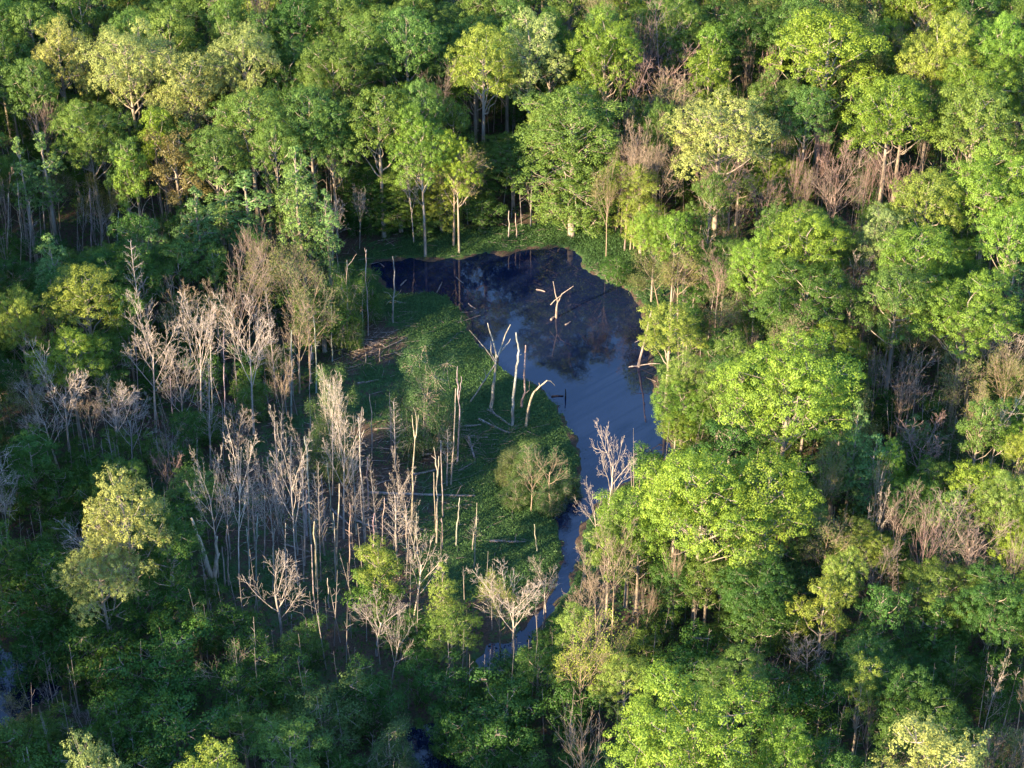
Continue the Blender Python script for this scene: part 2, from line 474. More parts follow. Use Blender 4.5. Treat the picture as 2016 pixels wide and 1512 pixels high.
M['poplar'] = [leaf_model('poplar%d' % i, 17, R, column_lobes(17, R, z0, n, rs(60+i)), rs(60+i), spacing=.66, tuft=.33, per=24, leaf=.18, inner=.12)
               for i, (R, z0, n) in enumerate([(2.7, 6, 14), (2.3, 7, 11), (3.0, 5, 15)])]
M['shore'] = [leaf_model('shore%d' % i, 20, R, column_lobes(20, R, 2.5, 30, rs(70+i), .5)+round_lobes(20, R*.9, 9, rs(75+i), 1.0), rs(70+i), spacing=.9, tuft=.5, per=58, leaf=.165, inner=.12)
              for i, R in enumerate([5.2, 4.2])]
M['under'] = [leaf_model('under%d' % i, 8, R, round_lobes(8, R, n, rs(80+i), zs)+column_lobes(6, R*.8, 1, 6, rs(85+i)), rs(80+i), spacing=.7, tuft=.42, per=34, leaf=.16, up=.3, inner=.15)
              for i, (R, n, zs) in enumerate([(3.2, 9, 1.0), (3.8, 11, .8), (2.6, 8, 1.3)])]
def willow_model(i, H, R):
    rng = rs(90+i)
    L = round_lobes(H, R, 12, rng, H/R*.5, .6)
    for k in range(9):
        a = k*2.4; L.append(((math.cos(a)*R*.6, math.sin(a)*R*.6, H*.18+H*.05*(k % 4)), (R*.33, R*.33, H*.2)))
    L.append(((0, 0, H*.4), (R*.6, R*.6, H*.4)))
    return leaf_model('willow%d' % i, H, R, L, rng, spacing=.5, tuft=.42, per=24, leaf=.12, lower=-.9, flat=1.8, inner=.2, up=.7, r0=.1)
M['willow'] = [willow_model(0, 7, 3.6), willow_model(1, 6, 4.2), willow_model(2, 9, 2.7), willow_model(3, 13, 4.3)]

# ------------------------------------------------------------------ bare trees
def grow(p, d, L, r, lev, cfg, rng, out, chain, acc=None):
    """recursive branch; out gets (lev, limb_index, polyline, r0, r1)"""
    n = cfg['n'][lev]; pts = [p]; q = list(p); v = list(d); st = L/n
    kids = []
    for i in range(n):
        w = cfg['wob'][lev]; u = cfg['trop'][lev]
        v = [v[0]+rng.gauss(0, w), v[1]+rng.gauss(0, w), v[2]+rng.gauss(0, w)*.6+u]
        m = math.sqrt(v[0]**2+v[1]**2+v[2]**2); v = [c/m for c in v]
        q = [q[0]+v[0]*st, q[1]+v[1]*st, q[2]+v[2]*st]; pts.append(tuple(q))
        kids.append((tuple(q), tuple(v), (i+1)/n))
    out.append((lev, chain, pts, r, r*cfg['tip'][lev]))
    if lev+1 < len(cfg['n']):
        k = cfg['kids'][lev]
        for j in range(k):
            t = cfg['start'][lev] + (1-cfg['start'][lev])*(j+rng.random()*.8)/k
            t = min(t, .999); f = t*n; i0 = int(f); fr = f-i0
            a, b = pts[i0], pts[i0+1]; pp = tuple(a[c]+(b[c]-a[c])*fr for c in range(3))
            dv = kids[i0][1]
            ang = cfg['ang'][lev]*rng.uniform(.7, 1.25); az = j*2.4+rng.uniform(-.5, .5)+cfg.get('az', 0)
            ax = Vector(dv); o = ax.orthogonal().normalized(); o2 = ax.cross(o)
            nd = ax*math.cos(ang)+(o*math.cos(az)+o2*math.sin(az))*math.sin(ang)
            ln = L*cfg['len'][lev]*rng.uniform(.75, 1.15)*(cfg['shape'][lev](t))
            grow(pp, tuple(nd), ln, r*cfg['rad'][lev]*(1-.45*t), lev+1, cfg, rng, out, chain if lev > 0 else j+1)
    return out
one = lambda t: 1.0
def bare_model(name, cfg, H, r0, seed, mat, split=True, twig_color=None, leafy=None, stems=None):
    rng = random.Random(seed); m = Model(); m.name = name
    allb = []
    if stems:
        for s in range(stems):
            a = s*6.283/stems+rng.random(); sp = rng.uniform(.04, .2)*cfg.get('fan', 1)
            allb += [(lv, ch+(s*50), p, ra, rb) for lv, ch, p, ra, rb in
                     grow((math.cos(a)*.3, math.sin(a)*.3, -.3), (math.cos(a)*sp, math.sin(a)*sp, 1), H*cfg['trunk']*rng.uniform(.85, 1.05), r0*rng.uniform(.6, 1), 0, cfg, rng, [], 0)]
    else:
        allb = grow((0, 0, -.3), (rng.gauss(0, .03), rng.gauss(0, .03), 1), H*cfg['trunk'], r0, 0, cfg, rng, [], 0)
    groups = {}
    for lv, ch, pts, ra, rb in allb:
        key = 'trunk' if lv == 0 else (ch if split else 'crown')
        g = groups.setdefault(key, ([], []))
        if lv <= 1:
            g[0].append(tube(pts, np.linspace(ra, rb, len(pts)), 7 if lv == 0 else 5))
        else:
            rr = np.linspace(ra, rb, len(pts)); rr = np.maximum(rr, cfg.get('minr', .014))
            for i in range(len(pts)-1): g[1].append((pts[i], pts[i+1], rr[i], rr[i+1]))
    P = np.array([p for b in allb for p in b[2]])
    m.H = float(P[:, 2].max()); m.R = float(np.percentile(np.hypot(P[:, 0], P[:, 1]), 97)); m.zc = m.H*.4
    m.trunk = None; m.limbs = []; m.crown = None; m.twigs = None
    for key, (tb, sg) in groups.items():
        parts = tb+([segs_mesh(sg, 3)] if sg else [])
        me = tube_mesh(name+'_part', parts, mat)
        if key == 'trunk': m.trunk = me
        elif key == 'crown': m.twigs = me
        else: m.limbs.append(me)
    if leafy:
        nr = np.random.default_rng(seed); tips = np.array([b[2][-1] for b in allb if b[0] == len(cfg['n'])-1])
        idx = np.repeat(np.arange(len(tips)), nr.poisson(leafy[0], len(tips)))
        Pp = tips[idx]+nr.normal(size=(len(idx), 3))*leafy[1]
        V, F, T = leaves(Pp, nr.normal(size=Pp.shape)+[0, 0, .6], leafy[2], nr, nr.random(len(idx)))
        m.crown = raw_mesh(name+'_crown', V, F, LEAF, T)
    return m
tap = lambda t: 1.15-t
vase = dict(trunk=.62, n=[6, 5, 4, 3, 2], wob=[.02, .07, .09, .12, .12], trop=[.02, .08, .06, .05, .04], tip=[.35, .3, .35, .5, .6],
            kids=[8, 7, 5, 3], start=[.5, .25, .2, .2], ang=[.68, .62, .6, .55], len=[.66, .52, .5, .5], rad=[.42, .42, .45, .6], shape=[one, tap, one, one], minr=.010)
broom = dict(trunk=.55, n=[5, 4, 4, 3], wob=[.03, .06, .07, .08], trop=[.03, .14, .16, .14], tip=[.4, .35, .4, .5],
             kids=[8, 6, 4], start=[.4, .15, .1], ang=[.5, .48, .45], len=[.75, .55, .5], rad=[.42, .42, .5], shape=[tap, one, one], minr=.009, fan=1)
comb = dict(trunk=1.0, n=[8, 4, 3], wob=[.012, .05, .08], trop=[.01, .06, .04], tip=[.2, .25, .5],
            kids=[44, 5], start=[.3, .2], ang=[1.0, .6], len=[.26, .45], rad=[.2, .45], shape=[tap, tap], minr=.009)
wide = dict(trunk=.5, n=[5, 6, 4, 3, 2], wob=[.05, .12, .13, .15, .15], trop=[.02, .06, .05, .04, .02], tip=[.5, .3, .35, .5, .6],
            kids=[7, 6, 5, 2], start=[.45, .25, .2, .2], ang=[.8, .6, .6, .6], len=[.85, .5, .5, .5], rad=[.45, .45, .5, .6], shape=[one, tap, one, one], minr=.011)
forkc = dict(trunk=.68, n=[7, 6, 4, 3, 2], wob=[.05, .10, .14, .15, .15], trop=[.02, .07, .07, .04, .02], tip=[.45, .3, .3, .5, .6],
             kids=[7, 8, 5, 2], start=[.5, .25, .2, .2], ang=[.8, .7, .7, .6], len=[.62, .40, .42, .5], rad=[.45, .42, .5, .6], shape=[one, tap, one, one], minr=.012)
M['bare'] = [bare_model('bare%d' % i, vase, 14, .15, 200+i, DEAD) for i in range(4)]
M['wide'] = [bare_model('wide%d' % i, wide, 12, .16, 220+i, DEAD) for i in range(3)]
M['fork'] = [bare_model('fork%d' % i, forkc, 14, .15, 240+i, DEAD) for i in range(3)]
M['pink'] = [bare_model('pink%d' % i, broom, 14, .09, 260+i, BARE, split=False, stems=st) for i, st in enumerate([2, 1, 2, 1])]
M['comb'] = [bare_model('comb%d' % i, comb, 12, .11, 280+i, DEAD, split=False) for i in range(3)]
M['sparse'] = [bare_model('sparse%d' % i, c, 14, .16, 300+i, BARE, split=False, leafy=l)
               for i, (c, l) in enumerate([(vase, (5, .25, .15)), (vase, (4, .3, .16)), (forkc, (16, .45, .17)), (wide, (5, .25, .15))])]

# ------------------------------------------------------------------ placing trees
COLS = {  # reflectance of each sort of foliage
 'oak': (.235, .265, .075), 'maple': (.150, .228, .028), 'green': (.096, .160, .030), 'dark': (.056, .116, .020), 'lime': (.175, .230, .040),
 'poplar': (.135, .220, .060), 'olive': (.140, .155, .045), 'rust': (.140, .120, .040), 'willow': (.072, .125, .036), 'spruce': (.056, .122, .020)}
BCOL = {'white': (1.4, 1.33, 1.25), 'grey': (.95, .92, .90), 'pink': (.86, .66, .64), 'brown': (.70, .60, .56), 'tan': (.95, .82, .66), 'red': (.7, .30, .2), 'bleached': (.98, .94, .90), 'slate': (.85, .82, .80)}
SORT = {  # sort: (model list, leaf colour, name, category, look)
 'oak': ('oak', 'oak', 'oak_tree', 'tree', 'pale yellow-green tasselled oak'),
 'maple': ('broad', 'maple', 'leafy_tree', 'tree', 'bright green broad-crowned tree'),
 'green': ('broad', 'green', 'leafy_tree', 'tree', 'mid green broad-crowned tree'),
 'lime': ('broad', 'lime', 'leafy_tree', 'tree', 'yellow-green broad-crowned tree'),
 'dark': ('broad', 'dark', 'leafy_tree', 'tree', 'deep green broad-crowned tree'),
 'smaple': ('small', 'maple', 'small_tree', 'tree', 'bright green narrow tree'),
 'sgreen': ('small', 'green', 'small_tree', 'tree', 'mid green small rounded tree'),
 'slime': ('small', 'lime', 'small_tree', 'tree', 'yellow-green small rounded tree'),
 'sdark': ('small', 'dark', 'small_tree', 'tree', 'deep green small rounded tree'),
 'rust': ('small', 'rust', 'small_tree', 'tree', 'olive-brown budding tree'),
 'poplar': ('poplar', 'poplar', 'poplar_tree', 'tree', 'light green columnar poplar'),
 'shore': ('shore', 'green', 'shore_tree', 'tree', 'tall green tree leafed to the ground'),
 'shorelime': ('shore', 'lime', 'shore_tree', 'tree', 'yellow-green tree leafed to the ground'),
 'under': ('under', 'spruce', 'understory_tree', 'small tree', 'low dark green understory tree'),
 'underg': ('under', 'green', 'understory_tree', 'small tree', 'low mid green understory tree'),
 'willow': ('willow', 'willow', 'willow_bush', 'bush', 'feathery olive willow bush'),
 'sparse': ('sparse', 'olive', 'budding_tree', 'tree', 'half-leafed thin tree with pale limbs'),
 'bare': ('bare', 'white', 'bare_tree', 'bare tree', 'whitish bare tree with upswept twigs'),
 'wide': ('wide', 'white', 'bare_tree', 'bare tree', 'pale bare tree with wide crooked limbs'),
 'fork': ('fork', 'white', 'dead_tree', 'dead tree', 'dead forked tree with bleached limbs'),
 'pink': ('pink', 'pink', 'twiggy_tree', 'bare tree', 'pinkish bare tree with broom-like twigs'),
 'pinkb': ('bare', 'pink', 'bare_tree', 'bare tree', 'pinkish-brown bare tree with upswept limbs'),
 'brown': ('pink', 'brown', 'twiggy_tree', 'bare tree', 'brownish bare tree with broom-like twigs'),
 'comb': ('comb', 'grey', 'dead_tree', 'dead tree', 'slim grey dead tree with short side twigs'),
}
GROUPS = {'small_tree': 'small rounded forest trees', 'oak_tree': 'pale oaks in the forest', 'leafy_tree': 'leafy forest trees', 'poplar_tree': 'columnar poplars', 'shore_tree': 'trees leafed to the ground',
          'understory_tree': 'low understory trees', 'willow_bush': 'willow bushes of the clearing', 'budding_tree': 'half-leafed thin trees', 'bare_tree': 'pale bare trees',
          'dead_tree': 'dead standing trees', 'twiggy_tree': 'bare trees with broom-like twigs'}
TREES = []     # dicts of everything placed, for labels and spacing
PR = random.Random(99)
def place(sort, x, y, H, w, label=None, color=None, rot=None, hand=True, lean=0.0, mi=None, r_m=None):
    ms, cn, name, cat, look = SORT[sort]
    L = M[ms]
    if mi is None:
        want = w/max(H, .1)      # pick the model whose proportions are nearest, with some chance
        c = sorted(range(len(L)), key=lambda i: abs(2*L[i].R/L[i].H-want)+PR.random()*.25)
        mi = c[0]
    m = L[mi % len(L)]
    root = bpy.data.objects.new(name, None); COL.objects.link(root)
    root.empty_display_size = .5
    root.location = (x, y, gz(x, y)-.05)
    root.rotation_euler = (lean*PR.uniform(-1, 1), lean, PR.uniform(0, 6.28) if rot is None else rot)
    sx = (w/2)/m.R*(1.2 if ms == 'bare' else 1); sz = H/m.H
    root.scale = (sx*PR.uniform(.9, 1.12), sx*PR.uniform(.9, 1.12), sz)
    woody = ms in ('bare', 'wide', 'fork', 'pink', 'comb')
    if woody:
        bc = BCOL[color or cn]; j = PR.uniform(.85, 1.1); bc = tuple(c*j for c in bc); lc = None
    else:
        bc = BCOL['tan'] if ms == 'sparse' else (1, 1, 1)
        lc = COLS[color or cn]; j = PR.uniform(.86, 1.14); hs = PR.uniform(-.12, .12)
        lc = (lc[0]*j*(1+hs), lc[1]*j, lc[2]*j*(1-hs))
    obj('trunk', m.trunk, root, bc)
    if getattr(m, 'limbs', None):
        for lm in m.limbs: obj('limb', lm, root, bc)
    if getattr(m, 'twigs', None): obj('branches', m.twigs, root, bc)
    if m.crown: obj('crown', m.crown, root, lc)
    px, py = proj(x, y, H); bx, by = proj(x, y, 0)
    dep = depth(x, y, H*.7)
    T = dict(o=root, sort=sort, look=look, cat=cat, name=name, x=x, y=y, H=H, r=w/2, px=px, py=py, by=by, wp=w*FPX/dep, label=label, hand=hand, woody=woody or ms == 'sparse')
    TREES.append(T)
    return T
def crown_at(sort, px, py, wpx, H, label=None, **kw):
    """a tree whose top shows at px, py and whose crown is wpx wide"""
    vis = kw.pop('vis', None)
    # a broad crown shows its back shoulder, so the axis stands a little nearer than the top row of leaves
    w = wpx*depth(*(on_z(px, py, H)), H)/FPX
    x, y = on_z(px, py, H)
    y -= (0.0 if SORT[sort][0] in ('bare', 'fork', 'wide', 'pink', 'comb', 'sparse', 'poplar') else .22*w)
    T = place(sort, x, y, H, w, label, **kw)
    T['vis'] = vis or min(T['wp']*.95, T['by']-T['py'])
    return T
def based_at(sort, bx, by, px, py, wpx, label=None, **kw):
    """a tree with its foot at bx, by and its top at py"""
    x, y = on_z(bx, by); H = on_y(px, py, y)[1]
    w = wpx*depth(x, y, H)/FPX
    tx = on_y(px, py, y)[0]-x
    T = place(sort, x, y, H, w, label, **kw)
    if abs(tx) > .4: T['o'].rotation_euler = (0, math.atan2(tx, H), 0)
    T['vis'] = (by-py)*.9
    return T

# hand placed: those the photograph lets one recognise
C = crown_at
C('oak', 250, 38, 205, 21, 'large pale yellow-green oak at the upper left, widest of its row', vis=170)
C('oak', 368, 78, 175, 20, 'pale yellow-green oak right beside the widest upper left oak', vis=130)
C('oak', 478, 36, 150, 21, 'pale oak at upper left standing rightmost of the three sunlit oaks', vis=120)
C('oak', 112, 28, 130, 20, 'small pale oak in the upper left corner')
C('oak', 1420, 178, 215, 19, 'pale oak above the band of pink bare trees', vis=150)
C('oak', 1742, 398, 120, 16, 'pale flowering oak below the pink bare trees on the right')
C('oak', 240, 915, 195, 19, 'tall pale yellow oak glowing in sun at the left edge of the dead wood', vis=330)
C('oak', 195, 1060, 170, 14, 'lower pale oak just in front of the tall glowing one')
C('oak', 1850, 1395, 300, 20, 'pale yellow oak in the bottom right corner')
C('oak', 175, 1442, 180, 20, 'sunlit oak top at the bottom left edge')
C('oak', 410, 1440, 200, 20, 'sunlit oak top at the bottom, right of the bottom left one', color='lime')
C('oak', 1045, 12, 150, 21, 'pale oak at the top centre edge')
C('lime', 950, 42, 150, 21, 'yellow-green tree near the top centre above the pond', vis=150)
C('maple', 1630, 8, 225, 22, 'broad bright green dome near the top right, largest there', vis=130)
C('maple', 1192, 0, 150, 22, 'bright green rounded tree at the top, left of the pink bare trees', vis=120)
C('maple', 1755, 142, 200, 20, 'bright green wide dome right of the reddish bare tree', vis=140)
C('maple', 1590, 402, 165, 17, 'vivid green dome below the band of pink bare trees')
C('maple', 1555, 635, 285, 20, 'large vivid green spreading tree right of the pond', vis=240)
C('maple', 1385, 850, 270, 20, 'large bright green tree on the right bank below the pond bend', vis=150)
C('maple', 1515, 880, 200, 18, 'bright green tree right of the large bank tree')
C('maple', 1365, 1310, 320, 19, 'large bright green tree at the bottom right of centre', vis=190)
C('maple', 1545, 1400, 130, 15, 'bright green tree right of the large bottom tree')
C('green', 690, 8, 170, 21); C('green', 655, 70, 150, 20); C('dark', 560, 70, 160, 18); C('green', 800, 8, 130, 21)
C('lime', 1850, 5, 170, 22); C('maple', 1975, 8, 140, 22); C('maple', 1930, 98, 170, 20); C('lime', 1925, 165, 190, 20)
C('maple', 1955, 285, 190, 19); C('maple', 1990, 392, 150, 18); C('lime', 1825, 330, 150, 17); C('maple', 1805, 438, 190, 17)
C('maple', 1905, 520, 230, 17, vis=120); C('green', 1770, 520, 170, 16); C('dark', 1590, 500, 240, 15, vis=120); C('maple', 1495, 450, 120, 15)
C('green', 1530, 130, 120, 17); C('green', 1590, 165, 120, 17); C('smaple', 1405, 40, 90, 18); C('smaple', 1395, 90, 120, 17)
C('green', 490, 168, 160, 19); C('green', 610, 165, 170, 19); C('green', 420, 245, 130, 17); C('green', 540, 230, 120, 18); C('green', 650, 190, 120, 18)
C('green', 60, 112, 130, 18); C('green', 170, 178, 150, 18); C('smaple', 298, 205, 75, 17, 'vivid green small tree below the widest upper left oak'); C('sgreen', 240, 270, 90, 16)
C('smaple', 262, 290, 90, 15); C('rust', 345, 258, 150, 16, 'olive-brown budding tree at the upper left below the oaks')
C('maple', 830, 198, 140, 19, 'bright green tree on the far shore left of centre', vis=130)
C('green', 745, 165, 150, 19); C('green', 830, 150, 90, 19); C('maple', 900, 245, 100, 16)
based_at('shore', 1125, 468, 1120, 172, 205, 'tall green tree on the far shore, leafed to its foot', mi=0)
based_at('shorelime', 1260, 505, 1255, 330, 90, mi=1)
based_at('shorelime', 870, 462, 865, 300, 110, 'sunlit leafy tree on the far shore left of the tall green one', mi=1)
based_at('underg', 950, 455, 955, 392, 90)
based_at('shore', 790, 462, 790, 330, 110, mi=1)
based_at('shore', 730, 458, 725, 330, 120, mi=0, color='dark')
based_at('underg', 760, 468, 760, 430, 60); based_at('underg', 840, 470, 840, 425, 70); based_at('under', 700, 472, 700, 425, 60)
C('poplar', 580, 293, 95, 19, 'tall light green poplar left of the far shore, tallest there', vis=190)
C('poplar', 638, 378, 66, 14); C('poplar', 382, 375, 95, 14, 'rounded light green poplar at the left of the wood'); C('poplar', 480, 345, 120, 14); C('poplar', 440, 350, 90, 13)
C('poplar', 78, 268, 85, 16); C('poplar', 32, 275, 60, 16); C('poplar', 95, 468, 90, 15); C('poplar', 1692, 795, 70, 15, 'slim light green poplar on the right, tallest of its clump')
C('poplar', 1655, 835, 85, 12); C('poplar', 1725, 862, 95, 12); C('smaple', 1755, 860, 80, 12); C('poplar', 2003, 498, 70, 14)
C('lime', 165, 515, 165, 16, 'bright spreading tree at the left edge above the dead trees', vis=110); C('maple', 130, 622, 170, 14, vis=100)
C('lime', 30, 560, 120, 15); C('sgreen', 350, 470, 110, 11); C('sgreen', 420, 490, 80, 10)
C('sdark', 215, 720, 90, 9); C('sdark', 60, 840, 130, 11); C('sdark', 365, 810, 80, 6); C('under', 400, 690, 90, 7); C('under', 110, 900, 150, 8)
C('lime', 1320, 590, 130, 12, 'yellow-green tree on the right bank beside the leaning snag', vis=130); C('lime', 1350, 690, 110, 11)
C('maple', 1345, 740, 130, 10); C('maple', 1330, 810, 80, 8); C('under', 1280, 880, 90, 5); C('green', 1420, 720, 110, 12); C('sdark', 1440, 800, 150, 12)
C('maple', 1290, 400, 100, 12); C('smaple', 1330, 410, 90, 13); C('sgreen', 1400, 340, 80, 14); C('green', 1300, 190, 80, 16); C('under', 1215, 500, 70, 3.5)
C('maple', 1240, 960, 150, 13, 'bright green tree right of the channel mouth'); C('maple', 1330, 950, 150, 14); C('slime', 1200, 1010, 100, 12); C('sgreen', 1260, 1010, 110, 11)
C('poplar', 1500, 1010, 120, 13, 'sunlit light green tree low on the right, above dark crowns'); C('dark', 1490, 1095, 170, 11); C('lime', 1665, 1072, 95, 13); C('slime', 1625, 1130, 120, 12)
C('sdark', 1500, 1180, 150, 9); C('slime', 1700, 1298, 95, 13, 'lone sunlit yellow-green tree at the lower right'); C('poplar', 1850, 1190, 110, 10, color='dark')
C('lime', 1985, 915, 120, 14); C('dark', 1960, 1120, 170, 12); C('sgreen', 1935, 780, 90, 13)
C('under', 1620, 1320, 110, 9); C('under', 1550, 1330, 140, 9); C('under', 1360, 1250, 200, 8); C('green', 1440, 1290, 160, 10)
C('dark', 330, 1010, 150, 13); C('under', 90, 1080, 220, 9); C('under', 300, 1110, 200, 8); C('under', 460, 1185, 150, 5.5, 'dark green bush in front of the forked snag')
C('under', 180, 1200, 200, 8); C('under', 60, 1180, 180, 8); C('under', 330, 1230, 220, 8); C('under', 640, 1335, 200, 8, color='willow'); C('willow', 765, 1395, 130, 9)
C('sgreen', 570, 1400, 150, 12, 'pointed mid green tree at the bottom, left of centre'); C('under', 470, 1290, 160, 7); C('under', 60, 1440, 180, 9)
C('under', 880, 1290, 130, 7); C('under', 1000, 1330, 170, 7); C('under', 720, 1310, 150, 7); C('under', 960, 1400, 160, 8); C('under', 560, 1290, 130, 6)
C('under', 1120, 1330, 130, 7); C('under', 1085, 1225, 70, 4); C('under', 990, 1335, 110, 6); C('underg', 935, 1310, 60, 4); C('slime', 1130, 1180, 90, 10); C('lime', 1230, 1290, 130, 11); C('under', 820, 1270, 90, 6)
C('sgreen', 1395, 1085, 120, 9); C('sdark', 1330, 1095, 110, 8); C('under', 740, 1110, 110, 7); C('under', 230, 1340, 200, 9); C('under', 350, 1370, 200, 9); C('under', 880, 1370, 120, 6)
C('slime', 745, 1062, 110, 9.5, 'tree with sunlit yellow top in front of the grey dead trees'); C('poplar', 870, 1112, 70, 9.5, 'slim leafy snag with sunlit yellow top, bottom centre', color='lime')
# willow bushes of the clearing
based_at('willow', 842, 895, 838, 682, 155, 'olive willow bush standing in the middle of the clearing', mi=3)
based_at('willow', 1040, 968, 1040, 868, 80, 'feathery willow bush on the left bank above the channel', mi=2)
based_at('sparse', 1085, 1000, 1092, 872, 125, 'loose half-leafed willow hanging over the channel water', mi=3, color='willow')
based_at('sparse', 1045, 1012, 1050, 900, 90, mi=3, color='willow')
based_at('willow', 1085, 1005, 1090, 945, 75, mi=1)
based_at('willow', 1118, 975, 1125, 915, 60, mi=2)
based_at('willow', 1015, 1000, 1012, 945, 60, mi=2)
based_at('willow', 1010, 955, 1010, 890, 70, mi=1, color='olive')
based_at('willow', 650, 960, 652, 722, 105, 'willow with sunlit top behind the pale dead tree cluster', mi=3)
based_at('willow', 710, 640, 715, 520, 80, 'dark willow at the upper left corner of the clearing', mi=2, color='spruce')
based_at('willow', 672, 690, 672, 520, 95, mi=3, color='dark')
based_at('poplar', 640, 700, 640, 560, 90, color='dark')
based_at('poplar', 615, 720, 612, 590, 80, color='green')
based_at('under', 745, 1130, 745, 1090, 70, mi=1)

# bare, budding and dead trees
B = based_at
B('bare', 308, 858, 292, 585, 112, 'tall whitish bare tree at left, leftmost of the three big ones', mi=0)
B('bare', 395, 840, 398, 590, 90, 'whitish bare tree standing between two bigger bare trees', mi=1)
B('bare', 500, 862, 497, 580, 112, 'tall whitish bare tree nearest the clearing at left', mi=2)
B('bare', 352, 760, 350, 540, 90, mi=3, color='tan')
B('bare', 430, 760, 428, 565, 70, mi=0, color='tan')
B('bare', 455, 760, 500, 465, 100, 'dark brown bare tree behind the big whitish ones', mi=3, color='brown')
B('sparse', 582, 700, 583, 485, 125, 'budding olive tree between the bare trees and the pond', mi=0)
B('sparse', 612, 760, 600, 520, 120, mi=1)
B('bare', 655, 530, 655, 378, 55, 'white dead tree at the left end of the far shore', mi=3)
B('bare', 815, 484, 811, 312, 55, 'white forked bare tree on the far shore', mi=2)
B('sparse', 893, 488, 903, 268, 120, 'pale trunked budding tree at the water of the far shore', mi=0)
B('bare', 708, 496, 711, 368, 34, 'small thin bare tree on the far shore mud', mi=1)
B('fork', 1118, 458, 1040, 300, 70, 'crooked dead tree leaning left beside the tall green shore tree', color='tan')
B('bare', 1216, 455, 1232, 250, 60, color='tan'); B('bare', 1240, 502, 1262, 240, 60, 'tall thin bare tree at the right end of the far shore', color='tan'); B('bare', 1226, 458, 1218, 300, 50, color='pink')
B('bare', 1255, 480, 1290, 250, 80, color='tan'); B('fork', 1300, 440, 1305, 265, 60, color='tan')
B('sparse', 1335, 640, 1345, 490, 130, 'budding pale-limbed tree leaning over the right bank', mi=1)
B('sparse', 1300, 620, 1275, 500, 100, mi=2)
B('bare', 118, 935, 60, 765, 90, 'whitish bare tree leaning left at the left edge', mi=0)
B('bare', 140, 925, 130, 680, 140, 'spreading whitish bare tree behind the left leaning one', mi=2)
B('bare', 190, 932, 172, 765, 75, mi=1, color='tan'); B('bare', 230, 912, 226, 742, 100, 'rounded whitish bare tree above the tall glowing oak', mi=3)
B('bare', 655, 985, 657, 735, 62, 'back stem of the pale dead cluster left of the clearing', mi=1)
B('bare', 677, 1068, 676, 758, 80, 'pale dead tree with fan of twigs at the left of the clearing', mi=0)
B('fork', 431, 1150, 412, 880, 100, 'bleached dead tree just above the forked snag', mi=0)
B('fork', 472, 1165, 480, 845, 100, 'bleached dead tree with raised arms left of centre', mi=1)
B('fork', 587, 1160, 548, 812, 110, 'tall dead tree with its crown bent to the left', mi=2)
B('fork', 519, 1130, 530, 880, 80, mi=0, color='grey'); B('fork', 567, 1135, 548, 945, 55, mi=1, color='grey')
B('fork', 775, 1088, 784, 892, 75, 'short white dead tree in front of the clearing', mi=2)
B('comb', 779, 935, 778, 798, 70, mi=0); B('comb', 833, 908, 842, 752, 60, mi=1); B('comb', 780, 1110, 776, 960, 90, mi=2); B('comb', 503, 1090, 500, 960, 70, mi=1)
B('comb', 640, 1100, 640, 930, 70, mi=2); B('comb', 700, 1010, 700, 900, 50, mi=0); B('comb', 600, 1120, 600, 930, 70, mi=0); B('comb', 880, 965, 880, 850, 50, mi=1)
B('comb', 720, 1090, 720, 960, 60, mi=1); B('comb', 930, 1090, 930, 1030, 40, mi=2); B('comb', 550, 1060, 548, 900, 60, mi=2); B('comb', 455, 1090, 455, 960, 70, mi=2)
for (bx, by, dx, h, w, k, c) in [(455,1110,-8,210,70,'fork','grey'),(490,1100,2,230,60,'bare','grey'),(540,1140,-6,230,65,'fork','white'),(558,1020,0,200,60,'bare','grey'),(600,1060,-4,230,60,'fork','grey'),
        (632,1150,-3,240,50,'bare','grey'),(690,1110,0,200,50,'fork','grey'),(745,1085,-3,190,50,'bare','grey'),(800,1110,5,170,50,'fork','grey'),(470,960,-3,170,60,'bare','white'),(360,900,-6,230,80,'bare','white'),
        (415,930,0,220,70,'bare','grey'),(560,900,-3,220,60,'bare','tan'),(262,960,-8,210,75,'bare','white'),(330,1000,-5,190,60,'fork','grey'),(590,780,-4,200,60,'bare','tan'),(80,760,-5,170,60,'bare','tan'),(545,800,-2,230,60,'bare','grey'),
        (1222,470,5,190,45,'bare','tan'),(1232,480,4,230,45,'bare','pink'),(1247,500,4,260,50,'bare','tan'),(1275,470,8,240,50,'bare','tan'),(1045,450,-4,170,45,'bare','grey')]:
    if k == 'bare' and c == 'grey': k = 'comb'
    B(k, bx, by, bx+dx, by-h, w*(1.15 if k != 'comb' else 1), color='slate' if c in ('grey', 'white') else c)
B('wide', 556, 1270, 540, 1095, 130, 'grey bare tree with wide fan of limbs, lower left of centre', color='grey', mi=0)
B('pink', 535, 1080, 535, 1005, 28, 'small reddish twig tuft among the grey dead trees', color='red')
B('wide', 1195, 1030, 1215, 850, 110, 'whitish bare tree bending over the lower pond', mi=1)
B('wide', 1180, 1080, 1150, 960, 80, mi=2)
B('bare', 1012, 1320, 1010, 1108, 125, 'white bare tree with fan crown in front of the channel', mi=2)
B('bare', 1075, 1205, 1065, 1098, 62, 'small white bare tree standing at the channel edge', mi=0)
B('sparse', 985, 1290, 975, 1110, 80, mi=0, color='lime')
B('wide', 742, 1300, 745, 1175, 120, 'grey crooked bare tree at bottom centre, left of its twin', mi=0, color='grey'); B('wide', 770, 1370, 785, 1195, 90, 'grey crooked bare tree at bottom centre, right of its twin', mi=2, color='grey')
B('wide', 815, 1230, 840, 1045, 120, 'crooked dead tree with sunlit top spike near the clearing front', mi=1)
